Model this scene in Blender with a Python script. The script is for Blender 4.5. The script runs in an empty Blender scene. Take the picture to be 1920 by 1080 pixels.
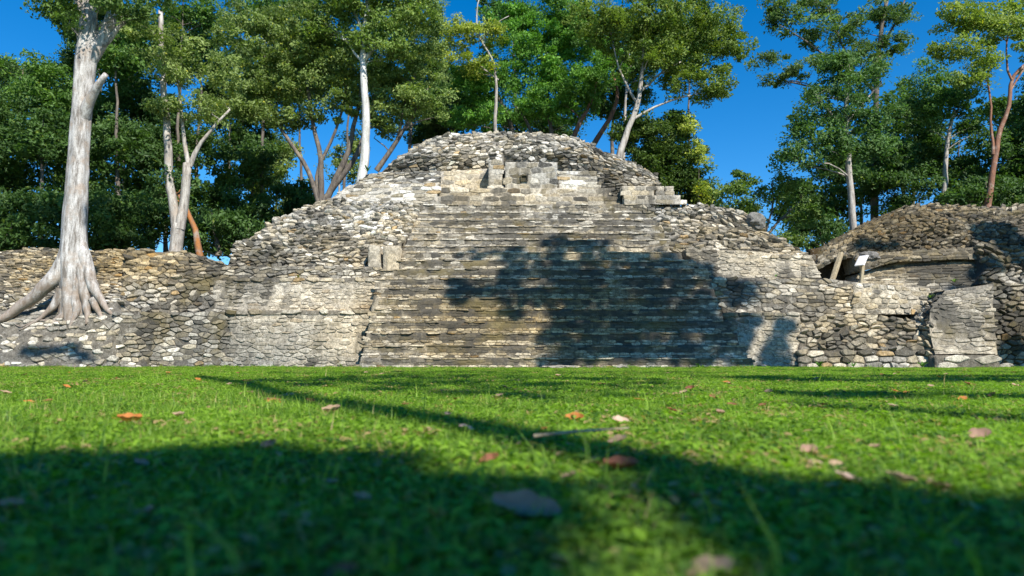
import bpy, math, random
import numpy as np
from mathutils import Vector

random.seed(7)
RNG = np.random.default_rng(11)
scene = bpy.context.scene
COL = scene.collection

# ------------------------------------------------------------------ camera, world, sun, exposure
CAM_Z = 0.25
PITCH = math.atan(135 / 1280)
cam_data = bpy.data.cameras.new('camera')
cam_data.lens = 24.0
cam_data.sensor_width = 36.0
cam_data.clip_start = 0.02
cam_data.clip_end = 2000
cam_data.dof.use_dof = True
cam_data.dof.focus_distance = 11.0
cam_data.dof.aperture_fstop = 2.6
camera = bpy.data.objects.new('camera', cam_data)
COL.objects.link(camera)
camera.location = (0, 0, CAM_Z)
camera.rotation_euler = (math.pi / 2 + PITCH, 0, 0)
scene.camera = camera

SUN_EL = math.radians(46)
SUN_AZ = math.radians(30)          # behind the viewer, 30 degrees to the right
SUN = np.array([math.sin(SUN_AZ) * math.cos(SUN_EL), -math.cos(SUN_AZ) * math.cos(SUN_EL), math.sin(SUN_EL)])
world = bpy.data.worlds.new('World')
scene.world = world
world.use_nodes = True
wn = world.node_tree
bg = wn.nodes['Background']
sky = wn.nodes.new('ShaderNodeTexSky')
sky.sky_type = 'NISHITA'
sky.sun_disc = False
sky.sun_elevation = SUN_EL
sky.sun_rotation = math.pi - SUN_AZ
sky.altitude = 300
sky.air_density = 1.0
sky.dust_density = 0.0
sky.ozone_density = 5.0
hsv = wn.nodes.new('ShaderNodeHueSaturation')      # the photograph's saturated colour rendering of the blue
hsv.inputs['Saturation'].default_value = 1.36
wn.links.new(sky.outputs[0], hsv.inputs['Color'])
wn.links.new(hsv.outputs[0], bg.inputs[0])
bg.inputs[1].default_value = 0.11
sun_data = bpy.data.lights.new('sun', 'SUN')
sun_data.energy = 5.0
sun_data.angle = math.radians(0.5)
sun_data.color = (1.0, 0.96, 0.89)
sun = bpy.data.objects.new('sun', sun_data)
COL.objects.link(sun)
sun.location = (10, -20, 30)
sun.rotation_euler = Vector(SUN).to_track_quat('Z', 'Y').to_euler()
scene.view_settings.view_transform = 'Standard'
scene.view_settings.look = 'None'
scene.view_settings.exposure = 0.72
scene.view_settings.gamma = 1.0
scene.view_settings.use_curve_mapping = False
scene.cycles.max_bounces = 6
scene.cycles.diffuse_bounces = 3
scene.cycles.glossy_bounces = 2
scene.cycles.transmission_bounces = 3
scene.cycles.transparent_max_bounces = 4
scene.cycles.use_denoising = True

# ------------------------------------------------------------------ photograph pixel + distance -> world
CP, SP = math.cos(PITCH), math.sin(PITCH)


def P(px, py, Y):
    x = (px - 960) / 1280.0
    y = (540 - py) / 1280.0
    t = Y / (CP - y * SP)
    return np.array([t * x, Y, CAM_Z + t * (SP + y * CP)])


def Pz(px, z, Y):
    fwd = Y * CP + (z - CAM_Z) * SP
    return np.array([(px - 960) / 1280.0 * fwd, Y, z])


def proj(p):
    p = np.asarray(p, float)
    Y, Z = p[..., 1], p[..., 2] - CAM_Z
    fwd = Y * CP + Z * SP
    up = -Y * SP + Z * CP
    fwd = np.where(np.abs(fwd) < 1e-3, 1e-3, fwd)
    return 960 + 1280 * p[..., 0] / fwd, 540 - 1280 * up / fwd, fwd


# ------------------------------------------------------------------ numpy value noise
def _h(i, j, k, s):
    n = (i * 374761393 + j * 668265263 + k * 2147483647 + s * 974634777) & 0xffffffff
    n = ((n ^ (n >> 13)) * 1274126177) & 0xffffffff
    n = n ^ (n >> 16)
    return (n & 0xffff) / 65535.0


def vnoise(p, s=0):
    p = np.asarray(p, float)
    f = np.floor(p).astype(np.int64)
    t = p - f
    t = t * t * (3 - 2 * t)
    r = 0
    for a in (0, 1):
        for b in (0, 1):
            for c in (0, 1):
                w = (t[..., 0] if a else 1 - t[..., 0]) * (t[..., 1] if b else 1 - t[..., 1]) * (t[..., 2] if c else 1 - t[..., 2])
                r = r + w * _h(f[..., 0] + a, f[..., 1] + b, f[..., 2] + c, s)
    return r


def fbm(p, s=0, o=3):
    p = np.asarray(p, float)
    r, a, tot = 0, 1.0, 0
    for i in range(o):
        r = r + a * vnoise(p * (2 ** i), s + i)
        tot += a
        a *= 0.5
    return r / tot


# ------------------------------------------------------------------ object helpers
def mesh_data(name, V, faces, mat, col=None, smooth=False):
    """faces: list of index tuples, or an (n,k) int array"""
    me = bpy.data.meshes.new(name)
    V = np.asarray(V, np.float32)
    if isinstance(faces, np.ndarray):
        n, k = faces.shape
        loops = faces.reshape(-1).astype(np.int32)
        starts = (np.arange(n) * k).astype(np.int32)
    else:
        lens = np.array([len(f) for f in faces], np.int32)
        loops = np.fromiter((i for f in faces for i in f), np.int32)
        starts = np.concatenate([[0], np.cumsum(lens)[:-1]]).astype(np.int32)
        n = len(faces)
    me.vertices.add(len(V))
    me.vertices.foreach_set('co', V.reshape(-1))
    me.loops.add(len(loops))
    me.loops.foreach_set('vertex_index', loops)
    me.polygons.add(n)
    me.polygons.foreach_set('loop_start', starts)
    me.update(calc_edges=True)
    me.polygons.foreach_set('use_smooth', np.full(n, smooth, dtype=bool))
    if col is not None:
        a = me.attributes.new('tint', 'FLOAT_COLOR', 'POINT')
        a.data.foreach_set('color', np.asarray(col, np.float32).reshape(-1))
    if mat is not None:
        me.materials.append(mat)
    me.validate()
    return me


def link(name, data, parent=None, loc=(0, 0, 0), kind=None, label=None):
    o = bpy.data.objects.new(name, data)
    COL.objects.link(o)
    o.location = loc
    if parent is not None:
        o.parent = parent
    if kind:
        o['kind'] = kind
    if label:
        o['label'] = label
    return o


def thing(name, label, cat, loc, group=None):
    o = link(name, None, loc=loc)
    o.empty_display_size = 0.3
    o['label'] = label
    o['category'] = cat
    if group:
        o['group'] = group
    return o


def tag(o, label, cat, group=None):
    o['label'] = label
    o['category'] = cat
    if group:
        o['group'] = group


# ------------------------------------------------------------------ materials
def new_mat(name):
    m = bpy.data.materials.new(name)
    m.use_nodes = True
    nt = m.node_tree
    nt.nodes.clear()
    return m, nt


def nd(nt, t, **kw):
    n = nt.nodes.new(t)
    for k, v in kw.items():
        setattr(n, k, v)
    return n


def noise_node(nt, vec, scale, detail=4, rough=0.6):
    n = nd(nt, 'ShaderNodeTexNoise')
    n.inputs['Scale'].default_value = scale
    n.inputs['Detail'].default_value = detail
    n.inputs['Roughness'].default_value = rough
    nt.links.new(vec, n.inputs['Vector'])
    return n


def ramp(nt, fac, a, b, ca=(0, 0, 0, 1), cb=(1, 1, 1, 1)):
    r = nd(nt, 'ShaderNodeValToRGB')
    r.color_ramp.elements[0].position = a
    r.color_ramp.elements[1].position = b
    r.color_ramp.elements[0].color = ca
    r.color_ramp.elements[1].color = cb
    nt.links.new(fac, r.inputs[0])
    return r


def mix(nt, fac, a, b, mode='MIX'):
    m = nd(nt, 'ShaderNodeMix', data_type='RGBA', blend_type=mode)
    for s, v in ((0, fac), (6, a), (7, b)):
        if hasattr(v, 'is_output'):
            nt.links.new(v, m.inputs[s])
        else:
            m.inputs[s].default_value = v
    return m.outputs[2]


def mathn(nt, op, a, b=0.0, clamp=False):
    m = nd(nt, 'ShaderNodeMath', operation=op, use_clamp=clamp)
    for s, v in ((0, a), (1, b)):
        if hasattr(v, 'is_output'):
            nt.links.new(v, m.inputs[s])
        else:
            m.inputs[s].default_value = v
    return m.outputs[0]


def stone_material(name, bump=0.6):
    m, nt = new_mat(name)
    L = nt.links.new
    out = nd(nt, 'ShaderNodeOutputMaterial')
    bs = nd(nt, 'ShaderNodeBsdfPrincipled')
    bs.inputs['Roughness'].default_value = 0.92
    bs.inputs['Specular IOR Level'].default_value = 0.2
    L(bs.outputs[0], out.inputs[0])
    geo = nd(nt, 'ShaderNodeNewGeometry')
    pos = geo.outputs['Position']
    at = nd(nt, 'ShaderNodeAttribute', attribute_name='tint')
    n1 = noise_node(nt, pos, 9, 5, 0.7)
    n2 = noise_node(nt, pos, 42, 4, 0.7)
    mp = nd(nt, 'ShaderNodeMapping')
    mp.inputs['Scale'].default_value = (3.2, 3.2, 0.35)
    L(pos, mp.inputs[0])
    st = noise_node(nt, mp.outputs[0], 1.6, 5, 0.65)
    big = noise_node(nt, pos, 0.9, 4, 0.6)
    # mottling
    k1 = ramp(nt, n1.outputs[0], 0.32, 0.68, (0.42, 0.41, 0.39, 1), (1.42, 1.40, 1.36, 1))
    c = mix(nt, 1.0, at.outputs['Color'], k1.outputs[0], 'MULTIPLY')
    k2 = ramp(nt, n2.outputs[0], 0.38, 0.62, (0.60, 0.59, 0.57, 1), (1.32, 1.31, 1.29, 1))
    c = mix(nt, 1.0, c, k2.outputs[0], 'MULTIPLY')
    # pale lime / lichen specks
    lf = ramp(nt, noise_node(nt, pos, 16, 3, 0.8).outputs[0], 0.60, 0.70)
    c = mix(nt, mathn(nt, 'MULTIPLY', lf.outputs[0], 0.55), c, (0.56, 0.54, 0.49, 1))
    # dark algae crust streaking down, amount carried by the tint alpha
    a = mathn(nt, 'ADD', mathn(nt, 'MULTIPLY', st.outputs[0], 0.75), mathn(nt, 'MULTIPLY', n1.outputs[0], 0.45))
    a = mathn(nt, 'ADD', a, mathn(nt, 'MULTIPLY', mathn(nt, 'SUBTRACT', at.outputs['Alpha'], 0.5), 0.95))
    sm = ramp(nt, a, 0.56, 0.80)
    moss = mix(nt, ramp(nt, big.outputs[0], 0.50, 0.66).outputs[0], (0.046, 0.043, 0.036, 1), (0.110, 0.086, 0.034, 1))
    c = mix(nt, mathn(nt, 'MULTIPLY', sm.outputs[0], 0.80), c, moss)
    L(c, bs.inputs['Base Color'])
    bp = nd(nt, 'ShaderNodeBump')
    bp.inputs['Strength'].default_value = bump
    bp.inputs['Distance'].default_value = 0.03
    hh = mathn(nt, 'ADD', n1.outputs[0], mathn(nt, 'MULTIPLY', n2.outputs[0], 0.5))
    L(hh, bp.inputs['Height'])
    L(bp.outputs[0], bs.inputs['Normal'])
    return m


def bark_material(name, ca, cb, cc, scale=1.0):
    m, nt = new_mat(name)
    L = nt.links.new
    out = nd(nt, 'ShaderNodeOutputMaterial')
    bs = nd(nt, 'ShaderNodeBsdfPrincipled')
    bs.inputs['Roughness'].default_value = 0.85
    L(bs.outputs[0], out.inputs[0])
    geo = nd(nt, 'ShaderNodeNewGeometry')
    mp = nd(nt, 'ShaderNodeMapping')
    mp.inputs['Scale'].default_value = (6 * scale, 6 * scale, 1.1 * scale)
    L(geo.outputs['Position'], mp.inputs[0])
    n1 = noise_node(nt, mp.outputs[0], 1.3, 6, 0.7)
    n2 = noise_node(nt, geo.outputs['Position'], 2.2, 4, 0.6)
    n3 = noise_node(nt, geo.outputs['Position'], 30, 3, 0.6)
    c = mix(nt, ramp(nt, n1.outputs[0], 0.38, 0.60).outputs[0], cb, ca)
    c = mix(nt, ramp(nt, n2.outputs[0], 0.52, 0.66).outputs[0], c, cc)
    c = mix(nt, 1.0, c, ramp(nt, n3.outputs[0], 0.3, 0.7, (0.7, 0.7, 0.7, 1), (1.15, 1.15, 1.15, 1)).outputs[0], 'MULTIPLY')
    L(c, bs.inputs['Base Color'])
    bp = nd(nt, 'ShaderNodeBump')
    bp.inputs['Strength'].default_value = 0.7
    bp.inputs['Distance'].default_value = 0.03
    L(n1.outputs[0], bp.inputs['Height'])
    L(bp.outputs[0], bs.inputs['Normal'])
    return m


def leaf_material(name, rough=0.45, trans=0.35, instance=False, cols=None, gloss=0.5):
    m, nt = new_mat(name)
    L = nt.links.new
    out = nd(nt, 'ShaderNodeOutputMaterial')
    bs = nd(nt, 'ShaderNodeBsdfPrincipled')
    bs.inputs['Roughness'].default_value = rough
    bs.inputs['Specular IOR Level'].default_value = gloss
    tr = nd(nt, 'ShaderNodeBsdfTranslucent')
    if instance:
        oi = nd(nt, 'ShaderNodeObjectInfo')
        geo = nd(nt, 'ShaderNodeNewGeometry')
        pn = noise_node(nt, geo.outputs['Position'], 1.3, 4, 0.6)
        fac = mathn(nt, 'ADD', mathn(nt, 'MULTIPLY', oi.outputs['Random'], 0.60), mathn(nt, 'MULTIPLY', pn.outputs[0], 0.50))
        c = ramp(nt, fac, 0.22, 0.70, cols[0], cols[1]).outputs[0]
        if len(cols) > 2:
            dry = ramp(nt, oi.outputs['Random'], 0.915, 0.93)
            c = mix(nt, dry.outputs[0], c, cols[2])
    else:
        c = nd(nt, 'ShaderNodeAttribute', attribute_name='tint').outputs['Color']
    L(c, bs.inputs['Base Color'])
    tc = mix(nt, 1.0, c, (1.5, 1.7, 0.7, 1), 'MULTIPLY')
    L(tc, tr.inputs['Color'])
    ms = nd(nt, 'ShaderNodeMixShader')
    ms.inputs[0].default_value = trans
    L(bs.outputs[0], ms.inputs[1])
    L(tr.outputs[0], ms.inputs[2])
    L(ms.outputs[0], out.inputs[0])
    return m


def plain_noise_material(name, ca, cb, scale, rough=0.9, bump=0.4):
    m, nt = new_mat(name)
    L = nt.links.new
    out = nd(nt, 'ShaderNodeOutputMaterial')
    bs = nd(nt, 'ShaderNodeBsdfPrincipled')
    bs.inputs['Roughness'].default_value = rough
    L(bs.outputs[0], out.inputs[0])
    geo = nd(nt, 'ShaderNodeNewGeometry')
    n1 = noise_node(nt, geo.outputs['Position'], scale, 6, 0.7)
    c = ramp(nt, n1.outputs[0], 0.35, 0.65, ca, cb).outputs[0]
    L(c, bs.inputs['Base Color'])
    bp = nd(nt, 'ShaderNodeBump')
    bp.inputs['Strength'].default_value = bump
    bp.inputs['Distance'].default_value = 0.03
    L(n1.outputs[0], bp.inputs['Height'])
    L(bp.outputs[0], bs.inputs['Normal'])
    return m


M_STONE = stone_material('limestone', 0.8)
M_MORTAR = stone_material('lime_mortar', 0.9)
M_BARK_WHITE = bark_material('white_bark', (0.56, 0.53, 0.49, 1), (0.17, 0.145, 0.12, 1), (0.38, 0.31, 0.25, 1))
def dirty_foot(m):
    nt = m.node_tree
    bs = [n for n in nt.nodes if n.type == 'BSDF_PRINCIPLED'][0]
    src = bs.inputs['Base Color'].links[0].from_socket
    geo = nd(nt, 'ShaderNodeNewGeometry')
    sp = nd(nt, 'ShaderNodeSeparateXYZ')
    nt.links.new(geo.outputs['Position'], sp.inputs[0])
    n = noise_node(nt, geo.outputs['Position'], 2.5, 5, .7)
    z = mathn(nt, 'ADD', mathn(nt, 'MULTIPLY', sp.outputs['Z'], -.45), mathn(nt, 'MULTIPLY', n.outputs[0], 3.0))
    f = ramp(nt, z, -.1, .6)
    nt.links.new(mix(nt, mathn(nt, 'MULTIPLY', f.outputs[0], .7), src, (.23, .165, .115, 1)), bs.inputs['Base Color'])


dirty_foot(M_BARK_WHITE)
M_BARK_PALE = bark_material('pale_bark', (0.50, 0.46, 0.40, 1), (0.20, 0.17, 0.14, 1), (0.36, 0.30, 0.24, 1))
M_BARK_SMOOTH = bark_material('smooth_white_bark', (0.66, 0.65, 0.61, 1), (0.38, 0.36, 0.31, 1), (0.54, 0.52, 0.47, 1), 1.0)
M_BARK_DARK = bark_material('dark_bark', (0.17, 0.14, 0.11, 1), (0.07, 0.055, 0.045, 1), (0.22, 0.18, 0.13, 1))
M_BARK_RED = bark_material('red_bark', (0.30, 0.13, 0.07, 1), (0.16, 0.08, 0.05, 1), (0.36, 0.26, 0.20, 1))
M_BARK_ORANGE = bark_material('orange_bark', (0.34, 0.13, 0.03, 1), (0.20, 0.12, 0.07, 1), (0.30, 0.24, 0.19, 1))
M_LEAF = leaf_material('tree_leaf', 0.55, 0.30, gloss=0.25)
M_SOIL = plain_noise_material('brown_soil', (0.06, 0.045, 0.025, 1), (0.13, 0.10, 0.055, 1), 3.0)
M_TURF = plain_noise_material('turf_soil', (0.022, 0.045, 0.010, 1), (0.060, 0.095, 0.022, 1), 14.0)
M_WOOD = bark_material('weathered_wood', (0.42, 0.34, 0.21, 1), (0.24, 0.18, 0.10, 1), (0.33, 0.28, 0.18, 1), 2.0)
M_BOARD = plain_noise_material('pale_board', (0.72, 0.68, 0.66, 1), (0.80, 0.77, 0.75, 1), 6.0, 0.6, 0.05)

# ------------------------------------------------------------------ tone map of the masonry: weathering, plus shade painted over stair, recess and mound edge
# (px, py, rx, ry, brightness, warmth, stain)
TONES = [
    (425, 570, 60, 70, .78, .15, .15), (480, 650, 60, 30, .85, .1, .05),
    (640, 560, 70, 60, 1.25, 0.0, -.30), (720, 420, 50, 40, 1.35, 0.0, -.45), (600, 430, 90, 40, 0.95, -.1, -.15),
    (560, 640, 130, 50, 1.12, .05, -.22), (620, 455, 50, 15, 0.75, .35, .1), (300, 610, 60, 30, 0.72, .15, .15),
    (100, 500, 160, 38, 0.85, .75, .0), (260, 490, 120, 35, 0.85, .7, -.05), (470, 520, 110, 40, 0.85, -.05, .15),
    (120, 640, 140, 40, 1.0, .25, -.15), (1030, 580, 340, 115, .66, .65, .12), (850, 600, 170, 30, 1.0, .25, .02), (800, 650, 140, 30, 1.0, .25, .05),  # widest stair entry: olive weathering, darkened and warmed further to deepen the shade
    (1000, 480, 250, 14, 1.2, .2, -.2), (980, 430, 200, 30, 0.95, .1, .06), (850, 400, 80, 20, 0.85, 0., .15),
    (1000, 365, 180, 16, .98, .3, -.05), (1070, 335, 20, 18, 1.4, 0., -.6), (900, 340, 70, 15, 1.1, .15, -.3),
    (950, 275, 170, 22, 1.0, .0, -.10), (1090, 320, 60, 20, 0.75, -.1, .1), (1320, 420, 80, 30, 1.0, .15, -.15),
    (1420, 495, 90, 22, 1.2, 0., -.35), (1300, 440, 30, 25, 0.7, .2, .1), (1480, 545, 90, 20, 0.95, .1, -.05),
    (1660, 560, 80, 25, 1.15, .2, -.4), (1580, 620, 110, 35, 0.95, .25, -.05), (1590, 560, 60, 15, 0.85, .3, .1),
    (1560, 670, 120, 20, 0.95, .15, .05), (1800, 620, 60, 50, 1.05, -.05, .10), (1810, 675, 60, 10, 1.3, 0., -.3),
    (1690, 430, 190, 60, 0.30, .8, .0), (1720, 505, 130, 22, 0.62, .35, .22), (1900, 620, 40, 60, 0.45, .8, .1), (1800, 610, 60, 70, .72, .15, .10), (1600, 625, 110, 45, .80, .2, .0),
    (1900, 450, 50, 60, 0.6, .2, .2), (1440, 640, 60, 50, 1.1, .1, -.2), (1110, 590, 240, 90, 0.95, .2, .05),  # first entry: cast shade at the mound's right end, put into the colour
    (1210, 320, 40, 25, 0.9, 0., -.1), (1220, 365, 50, 18, .95, .1, -.1), (1150, 350, 20, 30, .7, .1, .1)]  # last entry: shade of the recess beside the right blocks, painted in


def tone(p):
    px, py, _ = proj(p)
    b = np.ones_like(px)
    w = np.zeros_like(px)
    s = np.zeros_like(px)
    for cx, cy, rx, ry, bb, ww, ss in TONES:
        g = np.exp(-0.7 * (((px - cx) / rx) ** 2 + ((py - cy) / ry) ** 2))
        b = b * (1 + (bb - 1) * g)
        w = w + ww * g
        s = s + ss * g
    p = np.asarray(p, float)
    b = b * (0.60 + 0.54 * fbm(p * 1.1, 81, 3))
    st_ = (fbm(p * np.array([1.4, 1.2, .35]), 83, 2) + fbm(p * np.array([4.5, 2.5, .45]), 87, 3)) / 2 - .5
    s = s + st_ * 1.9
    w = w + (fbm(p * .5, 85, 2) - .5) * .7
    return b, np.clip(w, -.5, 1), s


PALE = np.array([0.62, 0.595, 0.535])
GREY = np.array([0.29, 0.28, 0.255])
DARK = np.array([0.15, 0.145, 0.13])
OCHRE = np.array([0.40, 0.30, 0.17])
TAN = np.array([0.42, 0.38, 0.30])


def warm(c, w):
    w = np.asarray(w)[..., None]
    return c * (1 + w * np.array([0.12, -0.08, -0.42]))


# ------------------------------------------------------------------ masonry surfaces
class Surf:
    """A surface through rows of 3-D points (bottom row first)."""

    def __init__(self, rows, K=48):
        self.K = K
        R = []
        for r in rows:
            r = np.array(r, float)
            seg = np.linalg.norm(np.diff(r, axis=0), axis=1)
            s = np.concatenate([[0], np.cumsum(seg)])
            s /= s[-1]
            u = np.linspace(0, 1, K)
            R.append(np.stack([np.interp(u, s, r[:, k]) for k in range(3)], 1))
        self.R = np.array(R)
        hs = [np.linalg.norm(self.R[i + 1] - self.R[i], axis=1).mean() for i in range(len(R) - 1)]
        self.H = sum(hs)
        self.v = np.concatenate([[0], np.cumsum(hs)]) / self.H
        self.W = np.mean([np.linalg.norm(np.diff(r, axis=0), axis=1).sum() for r in self.R])

    def ev(self, u, v):
        u = np.clip(np.asarray(u, float), -.1, 1.1)
        v = np.clip(np.asarray(v, float), -.1, 1.25)
        i = np.clip(np.searchsorted(self.v, v, side='right') - 1, 0, len(self.v) - 2)
        t = ((v - self.v[i]) / (self.v[i + 1] - self.v[i]))[..., None]
        uu = u * (self.K - 1)
        j = np.clip(uu.astype(int), 0, self.K - 2)
        f = (uu - j)[..., None]
        a = self.R[i, j] * (1 - f) + self.R[i, j + 1] * f
        b = self.R[i + 1, j] * (1 - f) + self.R[i + 1, j + 1] * f
        return a * (1 - t) + b * t

    def nrm(self, u, v, e=0.02):
        du = self.ev(np.minimum(u + e, 1), v) - self.ev(np.maximum(u - e, 0), v)
        dv = self.ev(u, np.minimum(v + e, 1)) - self.ev(u, np.maximum(v - e, 0))
        n = np.cross(du, dv)
        return n / (np.linalg.norm(n, axis=-1, keepdims=True) + 1e-9)


def offset(p, seed, bulge):
    """slow wander of the wall face, shared by mortar and stones"""
    return (fbm(np.asarray(p) * 0.9, 5, 3) - 0.5) * bulge


def body(name, surf, parent, base, bulge=0.15, back=1.2, ends=True, res=0.11, bright=1.0, stain=0.0, rough=0.03,
         stain_top=0.0, color=None, mat=None, lip=True):
    nu = max(3, int(surf.W / res))
    nv = max(2, int(surf.H / res))
    U, Vv = np.meshgrid(np.linspace(0, 1, nu + 1), np.linspace(0, 1, nv + 1))
    p = surf.ev(U, Vv)
    n = surf.nrm(U, Vv)
    d = offset(p, 0, bulge) + (fbm(p * 5, 9, 2) - 0.5) * rough
    p = p + n * d[..., None]
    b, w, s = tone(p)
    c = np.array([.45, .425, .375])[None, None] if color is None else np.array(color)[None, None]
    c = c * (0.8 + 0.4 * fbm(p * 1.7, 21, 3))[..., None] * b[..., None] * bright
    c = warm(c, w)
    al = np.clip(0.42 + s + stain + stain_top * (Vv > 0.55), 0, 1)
    col = np.concatenate([c, al[..., None]], -1)
    V = p.reshape(-1, 3)
    C = col.reshape(-1, 4)
    idx = np.arange((nu + 1) * (nv + 1)).reshape(nv + 1, nu + 1)
    F = [np.stack([idx[:-1, :-1], idx[:-1, 1:], idx[1:, 1:], idx[1:, :-1]], -1).reshape(-1, 4)]
    # close the top and the two ends backwards so that the block is solid
    n0 = len(V)
    topb = p[-1] + np.array([0, back, 0.0])
    V = np.concatenate([V, topb])
    C = np.concatenate([C, col[-1]])
    tb = n0 + np.arange(nu + 1)
    F.append(np.stack([idx[-1, :-1], idx[-1, 1:], tb[1:], tb[:-1]], -1))
    if ends:
        for side in (0, -1):
            n1 = len(V)
            e = p[:, side] + np.array([0, back, 0.0])
            V = np.concatenate([V, e])
            C = np.concatenate([C, col[:, side]])
            eb = n1 + np.arange(nv + 1)
            q = np.stack([idx[:-1, side], idx[1:, side], eb[1:], eb[:-1]], -1)
            if side == -1:
                q = q[:, ::-1]
            F.append(q)
    me = mesh_data(name, V - base, np.concatenate(F), mat or M_MORTAR, C, smooth=True)
    return link(name, me, parent)


def clip(poly, nx, ny, d):
    out = []
    n = len(poly)
    for i in range(n):
        ax, ay = poly[i]
        bx, by = poly[(i + 1) % n]
        da = ax * nx + ay * ny - d
        db = bx * nx + by * ny - d
        if da <= 0:
            out.append((ax, ay))
        if (da < 0 < db) or (db < 0 < da):
            t = da / (da - db)
            out.append((ax + (bx - ax) * t, ay + (by - ay) * t))
    return out


def cells(W, H, w, h, jit, seed, jv=None):
    """irregular stone outlines filling a W x H rectangle"""
    r = random.Random(seed)
    jv = jit if jv is None else jv
    rows = max(1, int(round(H / h)))
    hh = H / rows
    pts = []
    for j in range(-1, rows + 1):
        row = []
        x = -w * r.uniform(0.3, 1.3)
        while x < W + w:
            ww = w * (r.uniform(0.5, 1.4) if r.random() < .82 else r.uniform(1.5, 2.3))
            row.append((x + ww / 2 + (r.random() - .5) * jit * w, (j + .5 + (r.random() - .5) * jv) * hh))
            x += ww
        pts.append(row)
    res = []
    k = hh / w
    for j in range(1, rows + 1):
        near = [p for jj in range(max(0, j - 2), min(len(pts), j + 3)) for p in pts[jj]]
        for c in pts[j]:
            if c[0] < 0 or c[0] > W:
                continue
            cx, cy = c[0] * k, c[1]
            poly = [(cx - 2 * hh, cy - 1.3 * hh), (cx + 2 * hh, cy - 1.3 * hh), (cx + 2 * hh, cy + 1.3 * hh), (cx - 2 * hh, cy + 1.3 * hh)]
            for q in near:
                qx, qy = q[0] * k, q[1]
                dx, dy = qx - cx, qy - cy
                dd = dx * dx + dy * dy
                if dd < 1e-9 or dd > 12 * hh * hh:
                    continue
                poly = clip(poly, dx, dy, (qx * qx + qy * qy - cx * cx - cy * cy) / 2)
                if len(poly) < 3:
                    break
            if len(poly) >= 3:
                res.append([(min(max(x / k, -.35 * w), W + .35 * w), min(max(y, -.2 * hh), H + .3 * hh)) for x, y in poly])
    return res


def stones_on(surf, w, h, jit=0.7, gap=0.08, proud=(0.02, 0.07), bulge=0.15, seed=1, drop=0.03, jv=None, mix_=(.35, .4, .15, .1),
              stain=0.0, stain_top=0.0, blend=0.0, hole=None, sink=0.05, tilt=0.35, lean=0.0, bright=1.0, shade=0.8):
    """returns list of (V, F, C, centre, px_area)"""
    out = []
    r = random.Random(seed * 77 + 3)
    pal = [PALE, TAN, GREY, DARK, OCHRE]
    wts = list(mix_) + [0.025]
    cl = cells(surf.W, surf.H, w, h, jit, seed, jv)
    for poly in cl:
        if r.random() < drop:
            continue
        q = np.array(poly)
        c = q.mean(0)
        if hole and hole(c[0] / surf.W, c[1] / surf.H):
            continue
        ext = q.max(0) - q.min(0)
        if ext[0] < 0.04 or ext[1] < 0.03:
            continue
        # round the corners
        if len(q) > 6:
            el = np.linalg.norm(np.roll(q, -1, 0) - q, axis=1)
            while len(q) > 6:
                i = int(np.argmin(el))
                q = np.delete(q, i, 0)
                el = np.linalg.norm(np.roll(q, -1, 0) - q, axis=1)
        nx = np.roll(q, -1, 0)
        a = q * .86 + nx * .14
        b = q * .14 + nx * .86
        q = np.stack([a, b], 1).reshape(-1, 2)
        g = gap * h
        sc = 1 - 2 * g / np.maximum(ext, 1e-3)
        sc = np.clip(sc, 0.35, 1)
        q = c + (q - c) * sc
        n = len(q)
        pr = r.uniform(*proud) * (1.3 if r.random() < 0.15 else 1.0)
        tx, ty = r.uniform(-tilt, tilt), r.uniform(-tilt, tilt) - lean
        rad = np.array([r.uniform(-.05, .05) for _ in range(n)])[:, None]
        q2 = c + (q - c) * (0.95 + rad)
        q3 = c + (q - c) * (0.76 + rad * 2)
        allq = np.concatenate([q, q2, q3])
        uv = allq / np.array([surf.W, surf.H])
        p = surf.ev(uv[:, 0], uv[:, 1])
        nr = surf.nrm(np.clip([c[0] / surf.W], .02, .98), np.clip([c[1] / surf.H], .02, .98))[0]
        rel = (allq - c) / ext
        dep = np.concatenate([np.full(n, -sink), np.full(n, pr * .55), np.full(n, pr)])
        dep = dep + (dep > 0) * pr * (rel[:, 0] * tx * 2 + rel[:, 1] * ty * 2)
        off = offset(p[:1], 0, bulge)[0]
        p = p + nr * (dep + off)[:, None]
        F = []
        for k in range(2):
            for i in range(n):
                F.append((k * n + i, k * n + (i + 1) % n, (k + 1) * n + (i + 1) % n, (k + 1) * n + i))
        F.append(tuple(2 * n + i for i in range(n)))
        cen = p.mean(0)
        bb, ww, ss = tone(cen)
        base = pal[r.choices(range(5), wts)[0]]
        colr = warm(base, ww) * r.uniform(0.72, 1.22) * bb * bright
        colr = np.minimum(colr, 0.72)
        if blend:
            colr = colr * (1 - blend) + warm(np.array([.45, .425, .375]), ww) * bb * bright * blend
        vv = c[1] / surf.H
        al = min(1, max(0, 0.42 + ss + stain + stain_top * (1 if vv > 0.5 else -0.6) + r.uniform(-.12, .12)))
        C = np.tile(np.append(colr, al), (len(p), 1))
        fx, fy, _ = proj(p[n:2 * n])
        ar = 0.5 * abs(np.sum(fx * np.roll(fy, -1) - fy * np.roll(fx, -1)))
        if not (-10 < fx.mean() < 1930 and 0 < fy.mean() < 1080):
            ar = 0
        out.append((p, F, C, cen, ar))
    return out


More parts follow.
